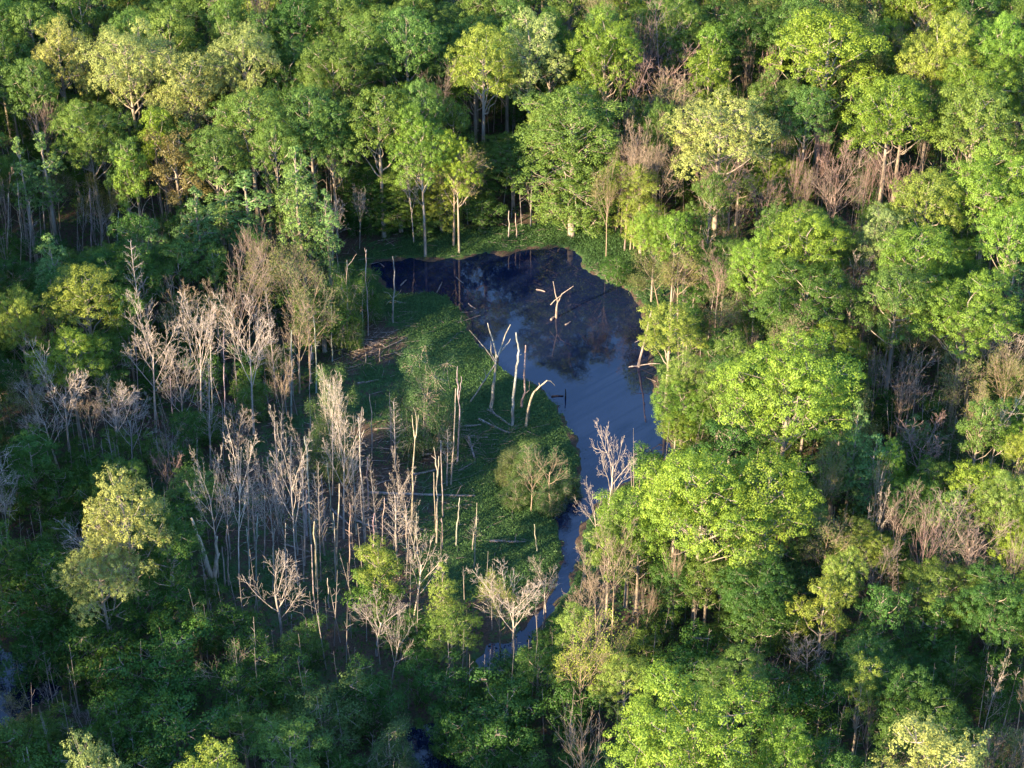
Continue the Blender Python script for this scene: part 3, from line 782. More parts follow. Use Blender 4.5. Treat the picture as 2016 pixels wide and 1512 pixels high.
B('bare', 1150, 1330, 1150, 1140, 90, 'pale bare tree right of the channel foot', mi=3, color='tan'); B('bare', 1175, 1290, 1165, 1085, 80, mi=0, color='tan'); B('bare', 1205, 1260, 1205, 1045, 90, mi=1, color='tan')
B('sparse', 1138, 1455, 1150, 1230, 130, 'tall budding tree low in the centre right with a bright trunk', mi=0, color='lime'); B('sparse', 1215, 1420, 1215, 1240, 100, mi=1, color='lime')
B('pink', 1262, 1300, 1258, 1140, 66, mi=0, color='tan'); B('pink', 1310, 1260, 1312, 1075, 66, mi=1, color='tan'); B('pink', 1365, 1180, 1365, 1015, 70, mi=3, color='tan')
B('pink', 1165, 1640, 1165, 1440, 190, 'tan twiggy bush top at the bottom edge', color='tan')
B('sparse', 460, 1400, 440, 1270, 200, 'half-bare spreading tree in the lower left shade', mi=3, color='dark')
B('wide', 20, 1110, -5, 900, 90, 'leaning pale dead tree at the left picture edge', color='grey'); B('wide', 100, 1410, 90, 1350, 50, color='grey'); B('wide', 165, 1490, 150, 1410, 100, color='grey')
B('fork', 20, 560, 8, 320, 50, color='pink'); B('fork', 165, 520, 168, 370, 45, color='grey'); B('comb', 60, 560, 62, 400, 60); B('pink', 345, 470, 342, 300, 70, color='brown'); B('sparse', 120, 460, 115, 330, 70)
B('sparse', 200, 500, 200, 360, 80); B('fork', 200, 530, 196, 380, 60, color='grey')
for (x, yt, w, H, c) in [(1235,108,85,17,'pink'),(1222,190,62,15,'pink'),(1300,18,115,19,'pink'),(1498,75,95,17,'pink'),(1325,125,95,16,'tan'),(1628,222,75,15,'pink'),
        (1448,285,80,14,'pink'),(1560,288,80,14,'pink'),(1648,305,85,13,'brown'),(1720,285,70,13,'pink'),(1518,312,70,13,'pink'),(1590,320,70,12,'brown'),(1775,285,62,13,'pink'),
        (1452,392,72,11,'tan'),(1420,478,60,11,'pink'),(1550,205,70,15,'tan'),(862,112,58,17,'brown'),(1265,15,80,18,'pink'),(1410,300,70,13,'pink'),(1690,330,60,12,'brown'),
        (1822,815,90,10,'pink'),(1735,688,95,12,'brown'),(1790,690,80,12,'brown'),(1800,720,80,11,'tan'),(1870,965,100,13,'brown'),(1832,1005,100,14,'pink'),(1925,985,110,13,'brown'),
        (1745,910,80,12,'tan'),(1780,960,60,11,'brown'),(1360,215,60,15,'tan'),(1305,280,70,13,'tan'),(60,180,110,16,'brown'),(1660,260,60,14,'pink'),(1385,285,60,13,'brown'),(1745,1060,80,12,'brown')]:
    PK = not globals().get('PK', True)
    C('pink' if PK else 'pinkb', x, yt, w*(1 if PK else 1.15), H+(0 if PK else 1), color=c, vis=w*1.2)
for (k, x, yt, w, H) in [('bare',1690,488,70,13),('sparse',1810,610,110,12),('bare',1965,600,100,13),('sparse',1895,665,110,12),('fork',1975,770,90,13),('fork',1740,950,60,12),('sparse',1940,770,80,13),
        ('sparse',1630,890,80,12),('bare',1930,610,70,12),('sparse',1420,570,90,10),('fork',1965,1300,80,11),('bare',2005,620,70,13),('wide',320,870,80,10),('sparse',1330,160,90,15),('sparse',1200,300,60,14),
        ('fork',1380,700,50,10),('bare',1600,1240,90,8)]:
    C(k, x, yt, w, H, color={'sparse': 'olive'}.get(k, 'white' if k != 'wide' else 'pink'), vis=w)

# ------------------------------------------------------------------ forest fill
BLK = [(t['px'], t['py'], t['wp']*.42, t['vis'], t['y']) for t in TREES]
OPEN_PX = np.array(OPEN, float)
def screen_ok(x, y, H, w):
    px, py = proj(x, y, H); dep = depth(x, y, H); hw = w*.5*FPX/dep
    bx, by = proj(x, y, H*.25)
    pts = np.array([(px+hw*a, py+(by-py)*b) for a in (-.9, -.45, 0, .45, .9) for b in (.03, .3, .6, .9)])
    if (sdf(pts, OPEN_PX) < 0).any(): return False
    for (cx, cy, chw, vis, cyy) in BLK:
        if y < cyy-.5:
            ox = min(px+hw, cx+chw)-max(px-hw, cx-chw)
            oy = min(by, cy+vis)-max(py, cy)
            if ox > .22*2*chw and oy > .22*vis: return False
    return True
FR = random.Random(5)
def pick_sort(px, py):
    r = FR.random()
    if px > 1180 and py < 420:
        return FR.choices(['green', 'maple', 'sgreen', 'pink', 'sparse', 'lime', 'dark'], [5, 4, 4, 2, 2, 2, 2])[0]
    if px > 1500 and py < 1100:
        return FR.choices(['green', 'maple', 'dark', 'sgreen', 'poplar', 'pink', 'sparse', 'lime'], [4, 4, 2, 2, 1, 2, 2, 2])[0]
    if px > 1150:
        return FR.choices(['green', 'sdark', 'dark', 'sgreen', 'sparse', 'under', 'pink'], [3, 3, 3, 3, 2, 2, 2])[0]
    if py > 1050:
        return FR.choices(['sdark', 'under', 'underg', 'sgreen', 'green', 'sparse'], [3, 3, 3, 3, 2, 2])[0]
    if py > 480:
        return FR.choices(['sdark', 'under', 'dark', 'sgreen', 'bare', 'sparse', 'comb'], [4, 3, 2, 3, 1.5, 1.5, 1])[0]
    if py > 250:
        return FR.choices(['green', 'sdark', 'sgreen', 'poplar', 'dark', 'sparse', 'pink', 'smaple'], [3, 3, 3, 2, 3, 2, 1, 1])[0]
    return FR.choices(['green', 'dark', 'sgreen', 'oak', 'maple', 'lime', 'pink'], [6, 4, 3, .7, 1, 1, .5])[0]
XY = [(t['x'], t['y'], t['r']) for t in TREES]
cand = []
for _ in range(9000):
    y = FR.uniform(84, 305); half = y*.275+26
    x = FR.uniform(-half, half)
    cand.append((x, y))
cw = sdf(np.array(cand), OPEN_W); cd = water_dist(np.array(cand))
nfill = 0
for (x, y), do, dw in zip(cand, cw, cd):
    if do < 1.5 or dw < 1.0: continue
    gx, gy = proj(x, y, 14)
    if gy > 1700: continue
    if proj(x, y, 0)[1] < -20 or gx > 2016+220 or gx < -260: continue
    s = pick_sort(gx, gy); ms = SORT[s][0]
    if gy > 1120 and gx < 1150: Hm = FR.uniform(7, 12)
    elif gx < 480 and gy > 800: Hm = FR.uniform(9, 15)
    elif gy > 480 and gx < 700: Hm = FR.uniform(13, 19)
    elif gy > 480: Hm = FR.uniform(10, 16)
    else: Hm = FR.uniform(14, 20)
    if ms == 'under': Hm = FR.uniform(5, 8.5)
    w = {'broad': FR.uniform(7, 10.5), 'small': FR.uniform(4.5, 6.5), 'oak': FR.uniform(8, 10), 'poplar': FR.uniform(4, 5.5), 'under': FR.uniform(5, 8), 'sparse': FR.uniform(5, 7),
         'pink': FR.uniform(4, 6), 'bare': FR.uniform(4.5, 6.5), 'comb': 4}[ms]
    if ms == 'broad' and Hm < 13: w *= .75
    bpx = proj(x, y, 0)[0]
    if 915 < bpx < 1050 and y < 222: Hm = min(Hm, max(4, (y-178)*.45))
    r = w/2
    if any((x-a)**2+(y-b)**2 < (.52*(r+c))**2 for a, b, c in XY): continue
    ok = False
    for hh in (Hm, Hm*.8, Hm*.62, Hm*.45):
        if hh < 3.5: break
        ww = w*(.55+.45*hh/Hm)
        if screen_ok(x, y, hh, ww): ok = True; break
    if not ok: continue
    if hh < 7 and ms in ('broad', 'small', 'oak', 'poplar'): s = 'under' if FR.random() < .7 else 'underg'
    place(s, x, y, hh, ww, hand=False, color=(FR.choice(['pink', 'brown', 'tan']) if s == 'pink' else None))
    XY.append((x, y, ww/2)); nfill += 1
    if nfill >= 620: break
# low growth between the trunks
UN = [(t['x'], t['y']) for t in TREES if SORT[t['sort']][0] == 'under']
n2 = 0
for _ in range(5200):
    y = FR.uniform(100, 262); half = y*.25+12; x = FR.uniform(-half, half)
    px, py = proj(x, y, 5)
    if px < -60 or px > 2080 or py > 1560 or py < -20: continue
    H = FR.uniform(3.5, 7.5); w = H*FR.uniform(.8, 1.15)
    if any((x-a)**2+(y-b)**2 < 12 for a, b in UN): continue
    q = [[x, y]]
    if sdf(q, OPEN_W)[0] < 1 or water_dist(q)[0] < 1: continue
    if not screen_ok(x, y, H, w): continue
    place(FR.choices(['under', 'underg'], [3, 2])[0], x, y, H, w, hand=False, color=FR.choice([None, None, 'dark', 'willow', 'green']))
    UN.append((x, y)); n2 += 1
    if n2 >= 230: break
print('low growth', n2)
# the wood left of the frame, which shades the dead trees and the clearing
for _ in range(1500):
    y = FR.uniform(40, 215); x = FR.uniform(-125, -20)
    left = -(y*cP+CAM_H*sP)*1008/FPX
    if not (x < left-9): 
        if not (y < 80 and x < 5): continue
    if x < left-75: continue
    if any((x-a)**2+(y-b)**2 < (.8*(4.5+c))**2 for a, b, c in XY): continue
    H = FR.uniform(24, 29); px, py = proj(x, y, H)
    if px > -60 and py < 1560: continue
    place(FR.choice(['green', 'dark', 'maple', 'oak']), x, y, H, FR.uniform(9, 11), hand=False)
    XY.append((x, y, 4.5))
print({k: [(round(m.R, 1), round(m.H, 1)) for m in v] for k, v in M.items()})
print('trees', len(TREES), 'filled', nfill)

# ------------------------------------------------------------------ snags drawn limb by limb
SN = random.Random(3)
def px_poly(pts, Y, jit=.12, r=None):
    out = []
    for i, (a, b) in enumerate(pts):
        yy = Y+SN.uniform(-1, 1)*jit*(0 if i == 0 else 1)
        x, z = on_y(a, b, yy); out.append((x, yy, z))
    return out
def densify(P, n=3, wob=.022):
    P = np.array(P, float); out = [P[0]]
    for a, b in zip(P[:-1], P[1:]):
        L = np.linalg.norm(b-a)
        for k in range(1, n+1):
            q = a+(b-a)*k/n
            if k < n: q = q+np.array([SN.gauss(0, 1), SN.gauss(0, 1), 0])*wob*min(L, 2)
            out.append(q)
    return np.array(out)
def snag(pts, limbs=(), rpx=3.0, label=None, group='bare poles and snags in the clearing', color='bleached', twigs=0, cat='dead tree', name='tree_snag', mat=None):
    bx, by = pts[0]; x0, Y = on_z(bx, by); zg = gz(x0, Y)
    m_px = depth(x0, Y, 3)/FPX; r0 = rpx*m_px*.37
    root = bpy.data.objects.new(name, None); COL.objects.link(root); root.location = (x0, Y, zg)
    org = np.array([x0, Y, zg])
    P = densify(px_poly(pts, Y)); P[0, 2] = zg-.4
    rr = np.linspace(r0*1.15, r0*.5, len(P)); rr[0] = r0*1.5
    parts = [tube(P-org, rr, 8)]
    ctr = []
    if twigs:
        H = P[-1, 2]-zg
        for k in range(twigs):
            t = SN.uniform(.45, .97); z = zg+H*t
            p = np.array([np.interp(z, P[:, 2], P[:, 0]), np.interp(z, P[:, 2], P[:, 1]), z])-org
            a = SN.uniform(0, 6.28); L = SN.uniform(.25, .9)*(1.3-t)
            q = p+np.array([math.cos(a)*L, math.sin(a)*L, L*SN.uniform(.1, .8)])
            ctr.append((p, q, .025, .012))
        parts.append(segs_mesh(ctr, 3))
    col = tuple(c*SN.uniform(.85, 1.1) for c in BCOL[color])
    obj('trunk', tube_mesh('snag_trunk', parts, mat or DEAD), root, col)
    for lb in limbs:
        f = lb[-1] if not isinstance(lb[-1], tuple) else .62
        lp = [q for q in lb if isinstance(q, tuple)]
        # the limb starts on the trunk and comes forward or back a little
        y1 = Y+SN.uniform(-1, 1)*.9
        L = [(*on_y(lp[0][0], lp[0][1], Y), Y)] + [(*on_y(a, b, Y+(y1-Y)*(i+1)/len(lp)), Y+(y1-Y)*(i+1)/len(lp)) for i, (a, b) in enumerate(lp[1:])]
        L = densify([(x, yy, z) for x, z, yy in L])-org
        rb = r0*f
        obj('limb', tube_mesh('snag_limb', [tube(L, np.linspace(rb, rb*.38, len(L)), 6)], mat or DEAD), root, col)
    tag(root, label, cat, group)
    TREES.append(dict(o=root, sort='snag', look='bare grey pole of a dead tree', cat=cat, name=name, x=x0, y=Y, H=float(P[-1, 2]), r=.5, px=pts[-1][0], py=pts[-1][1], by=by, wp=20, label=label, hand=True, woody=True, snag=True))
    return root
snag([(966,812),(970,770),(974,735),(977,706)], [[(977,706),(977,696),(969,666),(960,636)],[(977,706),(982,697),(992,668),(1005,639)],[(981,700),(993,684),(1005,667),.4],[(976,712),(968,698),(966,671),.4],
     [(976,715),(958,690),(944,673),(924,650),.35]], 9, 'large forked white snag on the grass at the pond edge')
snag([(1008,845),(1009,810),(1012,771),(1017,721),(1022,690),(1020,677),(1016,655)], [], 7.5, 'tall kinked white snag right of the large forked snag', twigs=5)
snag([(1027,808),(1028,787),(1034,773),(1032,737),(1034,700),(1035,680)], [[(1034,775),(1042,768),(1042,748),.35]], 6.5, 'white snag with a bent foot between the kinked and the hooked snags')
snag([(1035,846),(1040,805),(1049,776),(1063,760),(1077,749)], [[(1077,749),(1084,750),(1093,760),.4],[(1063,760),(1061,754),.4]], 6.5, 'snag with its top hooked over to the right above the water')
snag([(1095,626),(1096,605),(1098,595)], [[(1098,595),(1093,577),(1089,554)],[(1098,595),(1106,579),(1129,563)],[(1084,600),(1095,589),(1106,580),.4]], 6, 'Y-shaped white snag standing alone in the pond')
snag([(1257,722),(1264,692),(1271,666),(1283,611)], [[(1270,668),(1258,670),(1250,674),.35],[(1270,670),(1290,662),(1300,668),.3],[(1257,720),(1240,722),(1218,731),.6],[(1257,721),(1243,728),(1232,734),.6],[(1257,720),(1280,716),(1300,716),.5]], 7, 'white snag with black roots leaning at the right bank')
snag([(1113,784),(1113,766)], [], 4, 'short black post standing in the pond', color='grey', mat=BLACKM)
snag([(719,1068),(716,985),(709,920),(709,867),(707,842),(705,822)], [[(709,868),(713,856),(717,846)],[(708,848),(711,824),(713,801)],[(706,834),(704,826),.4]], 4.2, 'slim snag with split sunlit tip left of the short white tree')
snag([(733,912),(732,850),(730,800),(728,776)], [], 3.2)
snag([(771,900),(770,830),(767,771)], [], 3.2)
snag([(788,892),(790,850),(791,810)], [], 2.6)
snag([(811,1055),(813,960),(816,880),(817,864)], [[(817,864),(814,844),(811,817),.8],[(817,864),(822,842),(824,817),.8],[(820,848),(820,822),(814,803),.6]], 4.2, 'slim snag with three upright sunlit prongs')
snag([(831,905),(836,850),(840,792),(843,762),(844,751)], [], 3)
snag([(887,962),(891,900),(895,830),(897,765)], [], 4, 'left pole of the pale pair before the willow bush')
snag([(900,918),(903,850),(905,800),(903,788)], [[(903,788),(900,748),(901,721),.9],[(903,788),(907,765),(908,741),.8],[(900,755),(897,745),.4]], 4.6, 'right pole of the pale pair, with a tall sunlit prong')
snag([(859,1078),(860,1000),(861,940)], [[(861,940),(858,901),(854,881),.8],[(861,940),(864,915),(864,898),.8],[(857,903),(849,897),.4]], 5, 'pale snag with two prongs at the middle of the clearing')
snag([(873,1025),(870,950),(868,867)], [], 3.6)
snag([(858,1058),(856,990),(854,930)], [], 3)
snag([(897,1083),(900,1030),(904,1000),(905,980)], [], 4, 'short kinked pole on the grass below the clearing logs')
snag([(932,1126),(936,1060),(939,990)], [], 3.4, 'thin upright pole nearest the channel grass')
snag([(724,1012),(724,950),(723,900)], [], 4)
snag([(738,1062),(738,1010),(737,958)], [], 4.4)
snag([(663,1118),(665,1030),(668,952)], [], 4.4, 'pale pole in front of the dead cluster')
snag([(655,1052),(651,980),(644,912)], [], 3.4)
snag([(641,1072),(637,1000),(632,935)], [], 3.2)
snag([(604,1062),(603,965)], [], 6, 'short thick broken stump pole among the grey trees')
snag([(613,1092),(608,985),(605,893),(599,859)], [], 4.4, 'tall wavy pole among the grey dead trees')
snag([(420,1182),(420,1146)], [[(420,1148),(402,1091),(386,1045),(377,1020),1.0],[(420,1148),(426,1101),(427,1056),.95],[(425,1108),(432,1089),.5],[(417,1172),(410,1150),(402,1130),.7],[(386,1044),(379,1034),.4]], 16, 'thick V-shaped snag glowing in the sun at the left')
snag([(444,1165),(441,1120),(437,1076)], [], 5); snag([(451,1162),(449,1100),(446,1042)], [], 4)
snag([(625,1170),(622,1100),(619,1027)], [], 6.5, 'thick grey pole at the front of the dead wood'); snag([(620,1212),(616,1140),(613,1072)], [], 4)
snag([(598,1152),(596,1100),(594,1054)], [], 3.5); snag([(603,1257),(600,1225),(598,1192)], [], 4); snag([(650,1202),(647,1170),(645,1138)], [], 4); snag([(575,1255),(574,1225),(574,1210)], [], 4)
snag([(774,642),(774,590),(777,535),(773,505)], [[(774,588),(765,577),(755,575),.4],[(775,586),(785,578),(790,570),.4],[(775,592),(790,595),(800,596),.35],[(774,590),(766,593),(760,600),.3]], 4.4, 'white pole with a ring of side twigs by the dark water')
snag([(684,692),(683,620),(682,560),(683,512)], [[(684,524),(693,514),(702,500),.6],[(682,536),(679,525),.4],[(681,560),(675,540),.4]], 3.8, 'pole with one raised arm before the dark willow')
snag([(725,667),(723,600),(720,530),(721,492)], [[(721,500),(718,488),.6]], 3.4); snag([(714,682),(714,620),(714,590)], [], 3); snag([(654,718),(653,650),(652,600)], [], 3)
snag([(720,722),(720,696)], [], 4); snag([(748,718),(748,686)], [], 4); snag([(1000,472),(1003,440),(1002,415)], [], 3.5, 'short broken stub on the far shore, left one of two'); snag([(1017,472),(1015,420)], [], 3.5, 'short broken stub on the far shore, right one of two')
snag([(1229,500),(1233,420),(1240,345)], [], 4, 'thin pink trunk at the far right shore', color='pink'); snag([(1198,440),(1200,330)], [], 3, color='pink')
snag([(1057,1090),(1055,1060),(1052,1032)], [], 4, 'short pale stub beside the narrow channel')
for (bx, by, h) in [(560,1180,150),(540,1170,130),(507,1150,140),(490,1160,120),(660,1150,140),(690,1140,150),(700,1060,100),(755,1100,120),(585,1100,110),(625,1130,120),(735,1120,110),(800,1080,90),
                    (640,900,160),(610,850,170),(575,830,180),(625,780,160),(820,1110,100),(870,1090,70),(690,960,110),(545,1000,170),(570,1010,150),(15,560,180),(40,560,200),(180,520,150),(232,545,130),(90,470,130),(270,830,190),(445,840,190),(418,850,170),(470,1010,130),(340,900,160)]:
    bx += SN.uniform(-3, 3)
    snag([(bx, by), (bx+SN.uniform(-4, 2), by-h*.5), (bx+SN.uniform(-6, 4), by-h)], [], SN.uniform(2.6, 4.2), color='grey', twigs=12)

# ------------------------------------------------------------------ fallen logs
LOGS = [((705,764),(745,757),4,'short fallen log at the left of the clearing'),((960,815),(1003,845),5,'fallen log just below the large forked snag, upper one'),((943,835),(1005,862),5,'fallen log below the large forked snag, lower one'),
 ((905,851),(947,846),5,None),((862,858),(925,858),5,None),((903,867),(936,868),4,None),((922,872),(934,912),6,'thick fallen log on the bright grass pointing down'),((925,887),(946,893),3,None),((730,982),(935,984),6,'longest fallen log lying level across the clearing'),
 ((812,946),(862,934),5,None),((903,937),(936,918),3,None),((738,858),(768,856),4,None),((965,1073),(1036,1073),5,'reddish fallen log on the grass near the channel'),((740,965),(776,954),3,None),((872,692),(902,660),2.5,None),
 ((922,778),(974,716),3,'bleached stick leaning down from the large forked snag'),((1086,781),(1109,780),3,'dark log floating beside the black post'),((1056,571),(1073,575),3,'short log floating behind the Y-shaped snag'),((1113,640),(1124,634),3,None),
 ((746,517),(756,526),2.5,None),((789,563),(800,552),3,None),((860,577),(870,556),2.5,None),((922,598),(936,608),2,None),((898,546),(912,558),2,None),((690,690),(725,682),2.5,None),((700,672),(735,676),2.5,None),
 ((760,690),(800,672),2.5,None),((775,700),(800,712),2.5,None),((690,730),(732,722),2.5,None),((830,905),(850,905),5,None),((960,870),(900,872),3,None),((650,1010),(690,1045),4,None),((700,1035),(745,1050),4,None),
 ((560,1080),(610,1095),3,None),((780,1020),(820,1040),3,None),((1085,631),(1092,625),5,'stump beside the Y-shaped snag'),((1213,540),(1203,556),3,None),((1190,545),(1196,556),3,None),((880,1010),(930,1000),3,None),((690,900),(720,880),3,None)]
for (p, q, wpx, lb) in LOGS:
    a = np.array([*on_z(*p), 0]); b = np.array([*on_z(*q), 0])
    m_px = depth(a[0], a[1], 0)/FPX; r = wpx*m_px*.55
    inw = water_dist(np.array([a[:2], b[:2]]))
    za = (gz(a[0], a[1]) if inw[0] > 0 else 0)+r*.7; zb = (gz(b[0], b[1]) if inw[1] > 0 else 0)+r*.7
    a[2], b[2] = za, zb
    if lb and 'leaning' in lb: b[2] = za; a[2] = gz(a[0], a[1]); b = np.array([on_y(974,716,on_z(966,812)[1])[0], on_z(966,812)[1]-.2, on_y(974,716,on_z(966,812)[1])[1]]); a = np.array([*on_z(922,800), .2])
    P = densify([a, (a+b)/2+np.array([0, SN.uniform(-.15, .15), 0]), b], 3, .02)
    c = P.mean(0)
    root = bpy.data.objects.new('fallen_log', None); COL.objects.link(root); root.location = c
    mt = BLACKM if lb and 'dark' in lb else (DEAD if lb and 'bleached' in lb else LOGM)
    obj('log', tube_mesh('log', [tube(P-c, np.linspace(r, r*.6, len(P)), 8), tube((P-c)[::-1][-2:], [r, r*.97], 8)], mt), root, BCOL['grey'])
    L = np.linalg.norm(b-a)
    if L > 3:
        for k in range(2):
            t = SN.uniform(.4, .9); s = a+(b-a)*t-c
            e = s+np.array([SN.uniform(-.7, .7), SN.uniform(-.7, .7), SN.uniform(.2, .9)])
            obj('limb', tube_mesh('stub', [tube([s, (s+e)/2, e], [r*.4, r*.3, r*.15], 5)], mt), root, BCOL['grey'])
    tag(root, lb, 'log', 'fallen logs in the clearing')
    TREES.append(dict(o=root, sort='log', look='grey-brown fallen log', cat='log', name='fallen_log', x=c[0], y=c[1], H=0, r=.5, px=(p[0]+q[0])/2, py=(p[1]+q[1])/2, by=p[1], wp=20, label=lb, hand=True, woody=True, snag=True))

# ------------------------------------------------------------------ labels
for t in TREES:
    if t['sort'] in ('snag', 'log'): t['cpx'], t['cpy'] = t['px'], t['py']
    else: t['cpx'], t['cpy'] = t['px'], t['py']+min(t['wp'], t['by']-t['py'])*.4
marks = [t for t in TREES if t['label'] and len(t['label'].split()) <= 12]
def adj(t):
    """colour and build as they came out, so that a label stays true"""
    return t['look']
SHORT = {'large forked white snag on the grass at the pond edge': 'the large forked snag', 'Y-shaped white snag standing alone in the pond': 'the Y-shaped snag in the water',
 'thick V-shaped snag glowing in the sun at the left': 'the V-shaped snag', 'tall light green poplar left of the far shore, tallest there': 'the tallest poplar',
 'broad bright green dome near the top right, largest there': 'the largest bright dome at top right', 'large pale yellow-green oak at the upper left, widest of its row': 'the widest upper left oak',
 'tall pale yellow oak glowing in sun at the left edge of the dead wood': 'the glowing oak by the dead wood', 'large vivid green spreading tree right of the pond': 'the large vivid tree right of the pond',
 'tall green tree on the far shore, leafed to its foot': 'the tall leafy far shore tree', 'large bright green tree at the bottom right of centre': 'the large bottom tree',
 'longest fallen log lying level across the clearing': 'the longest fallen log', 'olive willow bush standing in the middle of the clearing': 'the clearing willow',
 'pale yellow oak in the bottom right corner': 'the bottom right pale oak', 'pale oak above the band of pink bare trees': 'the pale oak above the pink trees',
 'white snag with black roots leaning at the right bank': 'the leaning right bank snag', 'tall whitish bare tree nearest the clearing at left': 'the big bare tree near the clearing',
 'white bare tree with fan crown in front of the channel': 'the white fan tree by the channel', 'lone sunlit yellow-green tree at the lower right': 'the lone lower right sunlit tree',
 'large bright green tree on the right bank below the pond bend': 'the large right bank tree', 'pointed mid green tree at the bottom, left of centre': 'the pointed bottom tree',
 'vivid green dome below the band of pink bare trees': 'the vivid dome below the pink trees', 'yellow-green tree near the top centre above the pond': 'the yellow-green top centre tree',
 'bright spreading tree at the left edge above the dead trees': 'the bright left edge tree', 'slim light green poplar on the right, tallest of its clump': 'the slim right side poplar',
 'pale dead tree with fan of twigs at the left of the clearing': 'the fan-twigged dead tree', 'sunlit oak top at the bottom left edge': 'the bottom left sunlit oak',
 'half-bare spreading tree in the lower left shade': 'the half-bare lower left tree', 'slim snag with three upright sunlit prongs': 'the three-pronged snag',
 'bright green wide dome right of the reddish bare tree': 'the wide dome at upper right', 'thick grey pole at the front of the dead wood': 'the thick grey pole'}
lm = [t for t in TREES if t['label'] in SHORT]
used = {t['label'] for t in TREES if t['label']}
def rel(dx, dy):
    if abs(dx) < .45*abs(dy): return 'behind' if dy < 0 else 'in front of'
    if abs(dy) < .45*abs(dx): return 'left of' if dx < 0 else 'right of'
    return ('behind and left of' if dx < 0 else 'behind and right of') if dy < 0 else ('in front and left of' if dx < 0 else 'in front and right of')
for t in TREES:
    inside = -20 < t['cpx'] < 2036 and -20 < t['cpy'] < 1540
    t['vis_in'] = inside
todo = sorted([t for t in TREES if not t['label']], key=lambda t: -(t['wp']) - (1000 if t['hand'] else 0))
for t in todo:
    if not t['vis_in']:
        lab = t['look']+' in the wood beyond the picture edge'
    else:
        near = sorted(lm, key=lambda m: math.hypot(m['cpx']-t['cpx'], m['cpy']-t['cpy']))[:6]
        lab = None
        for ordn in ('', 'second ', 'third '):
            for m in near:
                dx, dy = t['cpx']-m['cpx'], t['cpy']-m['cpy']; D = math.hypot(dx, dy)
                far = 'close ' if D < 110 else ('' if D < 240 else 'well ')
                c = f"{ordn}{t['look']} {far}{rel(dx, dy)} {SHORT[m['label']]}"
                if len(c.split()) <= 16 and c not in used: lab = c; break
            if lab: break
        if not lab: lab = t['look']+' deep in the crowded wood'
    used.add(lab); t['label'] = lab
for t in TREES:
    g = GROUPS.get(t['name']) or t['o'].get('group')
    tag(t['o'], t['label'], t['cat'], g)

# ------------------------------------------------------------------ ground cover
R9 = np.random.default_rng(77)
def scatter(n, x0, x1, y0, y1): return np.column_stack([R9.uniform(x0, x1, n), R9.uniform(y0, y1, n)])
# grass and low herbs of the clearing
a, b = OPEN_W.min(0)-2, OPEN_W.max(0)+2
P = scatter(420000, a[0], b[0], a[1], b[1])
dO = sdf(P, OPEN_W); P = P[dO < 1]; dW = water_dist(P); dO = sdf(P, OPEN_W)
g = grassiness(P, dO, dW)
hg = ground_height(P)
keep = (hg > .05) & (R9.random(len(P)) < np.clip((g-.12)*1.1, .04, 1))
P, hg, g = P[keep], hg[keep], g[keep]
h = R9.uniform(.03, .20, len(P))*np.clip(.6+g, .5, 1.4)
P3 = np.column_stack([P, hg+h])
V, F, T = leaves(P3, R9.normal(size=P3.shape)*.7+[0, 0, .8], .17, R9, np.clip(.25+.35*noise(P[:, 0], P[:, 1], 2.5, 2)+.35*R9.random(len(P)), 0, 1), .5)
tag(obj('marsh_grass', raw_mesh('marsh_grass', V, F, LEAF, T), color=(.062, .125, .036)), 'low bright green marsh growth on the clearing and shore', kind='stuff')
# drift sticks and debris
segs = []
for (cx, cy, r, n) in [(740,665,4,150),(700,700,3,80),(760,940,8,170),(600,1000,12,220),(880,870,4,130),(920,900,3,60),(720,1060,8,120),(940,630,2.5,50),(1190,540,2,60),(690,480,6,90),(990,450,6,100),(1010,860,3,40),(560,1120,8,120),(560,900,8,120),(1250,570,2,50),(1290,760,2,40)]:
    c = on_z(cx, cy)
    for k in range(n):
        x = c[0]+R9.normal()*r*.6; y = c[1]+R9.normal()*r*.6
        an = R9.normal()*.6+(0 if R9.random() < .7 else 1.5); L = R9.uniform(.3, 1.8)*(1 if R9.random() < .85 else 2)
        segs.append((x, y, an, L))
sg = np.array(segs); zz = ground_height(sg[:, :2])
S2 = []
for (x, y, an, L), z in zip(segs, zz):
    if z < .05: continue
    dz = R9.uniform(0, .25); S2.append(((x, y, z+.05), (x+math.cos(an)*L, y+math.sin(an)*L*.8, z+.06+dz), R9.uniform(.015, .05), .012))
V, F = segs_mesh(S2, 4)
tag(obj('driftwood_debris', raw_mesh('debris', V, F, LOGM)), 'scattered grey-brown sticks and debris on the mud', kind='stuff')
# weeds floating on the pond
a, b = POND_W.min(0), POND_W.max(0)
P = scatter(260000, a[0], b[0], a[1], b[1]); d = sdf(P, POND_W); P = P[d < -.1]; d = d[d < -.1]
f = noise(P[:, 0], P[:, 1], 1.6, 10)+.6*noise(P[:, 0], P[:, 1], .5, 22)
lb = np.zeros(len(P))
for (px_, py_, r, s) in [(925,620,6,1.1), (960,590,6,.7), (1000,540,8,.45), (1100,800,3.5,.8), (1130,860,3.5,.9), (1100,1010,3,.5), (1120,1100,5,.35), (1120,660,7,.38), (850,545,8,.3), (1200,560,4,.5), (1280,740,2.5,.5), (1000,680,4,.5),(1060,740,4,.6)]:
    c = on_z(px_, py_); lb += s*np.exp(-((P[:, 0]-c[0])**2+(P[:, 1]-c[1])**2)/(r*r))
pr = np.clip(lb*.17+.12*f-.26+.30*np.exp(d/.6), 0, .45)
P = P[R9.random(len(P)) < pr]
P3 = np.column_stack([P, np.full(len(P), .012)+R9.uniform(0, .03, len(P))])
V, F, T = leaves(P3, R9.normal(size=P3.shape)*.12+[0, 0, 1], .14, R9, R9.random(len(P)), .5)
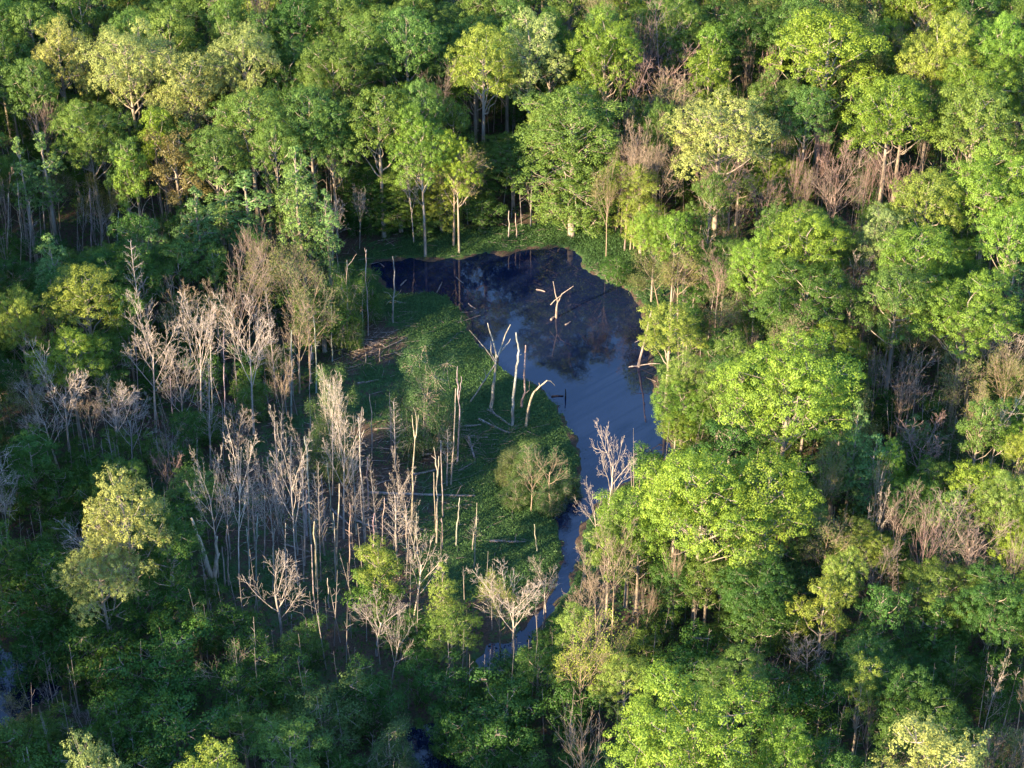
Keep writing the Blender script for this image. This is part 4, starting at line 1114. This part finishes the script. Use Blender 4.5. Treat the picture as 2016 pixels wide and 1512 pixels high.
tag(obj('floating_weed', raw_mesh('floating_weed', V, F, LEAF, T), color=(.026, .060, .020)), 'dark weed floating on the shallow parts of the pond', kind='stuff')
# undergrowth of the forest floor
P = scatter(450000, -68, 68, 92, 262)
m = np.abs(P[:, 0]) < P[:, 1]*.24+20; P = P[m]
dO = sdf(P, OPEN_W); dW = water_dist(P)
cl = noise(P[:, 0], P[:, 1], 3.2, 6)+.5*noise(P[:, 0], P[:, 1], 1.1, 14)
keep = (dO > 0) & (dW > .3) & (R9.random(len(P)) < np.clip(.45+.75*cl, .10, 1))
P, cl, dO = P[keep], cl[keep], dO[keep]
top = np.clip(.5+2.3*np.maximum(cl, 0), .3, 3)*np.clip(dO/3, .25, 1)
z = ground_height(P)+.1+top*R9.random(len(P))**.5
P3 = np.column_stack([P, z])
V, F, T = leaves(P3, R9.normal(size=P3.shape)*.8+[0, 0, .7], .30, R9, R9.random(len(P)), .6)
tag(obj('undergrowth', raw_mesh('undergrowth', V, F, LEAF, T), color=(.044, .092, .018)), 'dark green undergrowth covering the forest floor', kind='stuff')
# thin saplings
P = scatter(2600, -60, 60, 95, 250); dO = sdf(P, OPEN_W); dW = water_dist(P); P = P[(dO > .5) & (dW > .5)]
zz = ground_height(P); S3 = []
for (x, y), z in zip(P, zz):
    H = R9.uniform(3, 9); lx, ly = R9.normal(size=2)*.06*H
    S3.append(((x, y, z-.1), (x+lx*.5, y+ly*.5, z+H*.5), .05, .035)); S3.append(((x+lx*.5, y+ly*.5, z+H*.5), (x+lx, y+ly, z+H), .035, .012))
    for k in range(5):
        t = R9.uniform(.4, .95); a_ = R9.uniform(0, 6.28); L = R9.uniform(.4, 1.2)*(1.2-t)
        p = (x+lx*t, y+ly*t, z+H*t); S3.append((p, (p[0]+math.cos(a_)*L, p[1]+math.sin(a_)*L, p[2]+L*.8), .02, .01))
V, F = segs_mesh(S3, 3)
tag(obj('sapling_thicket', raw_mesh('saplings', V, F, BARE), color=BCOL['grey']), 'thin bare saplings crowding the forest floor', kind='stuff')
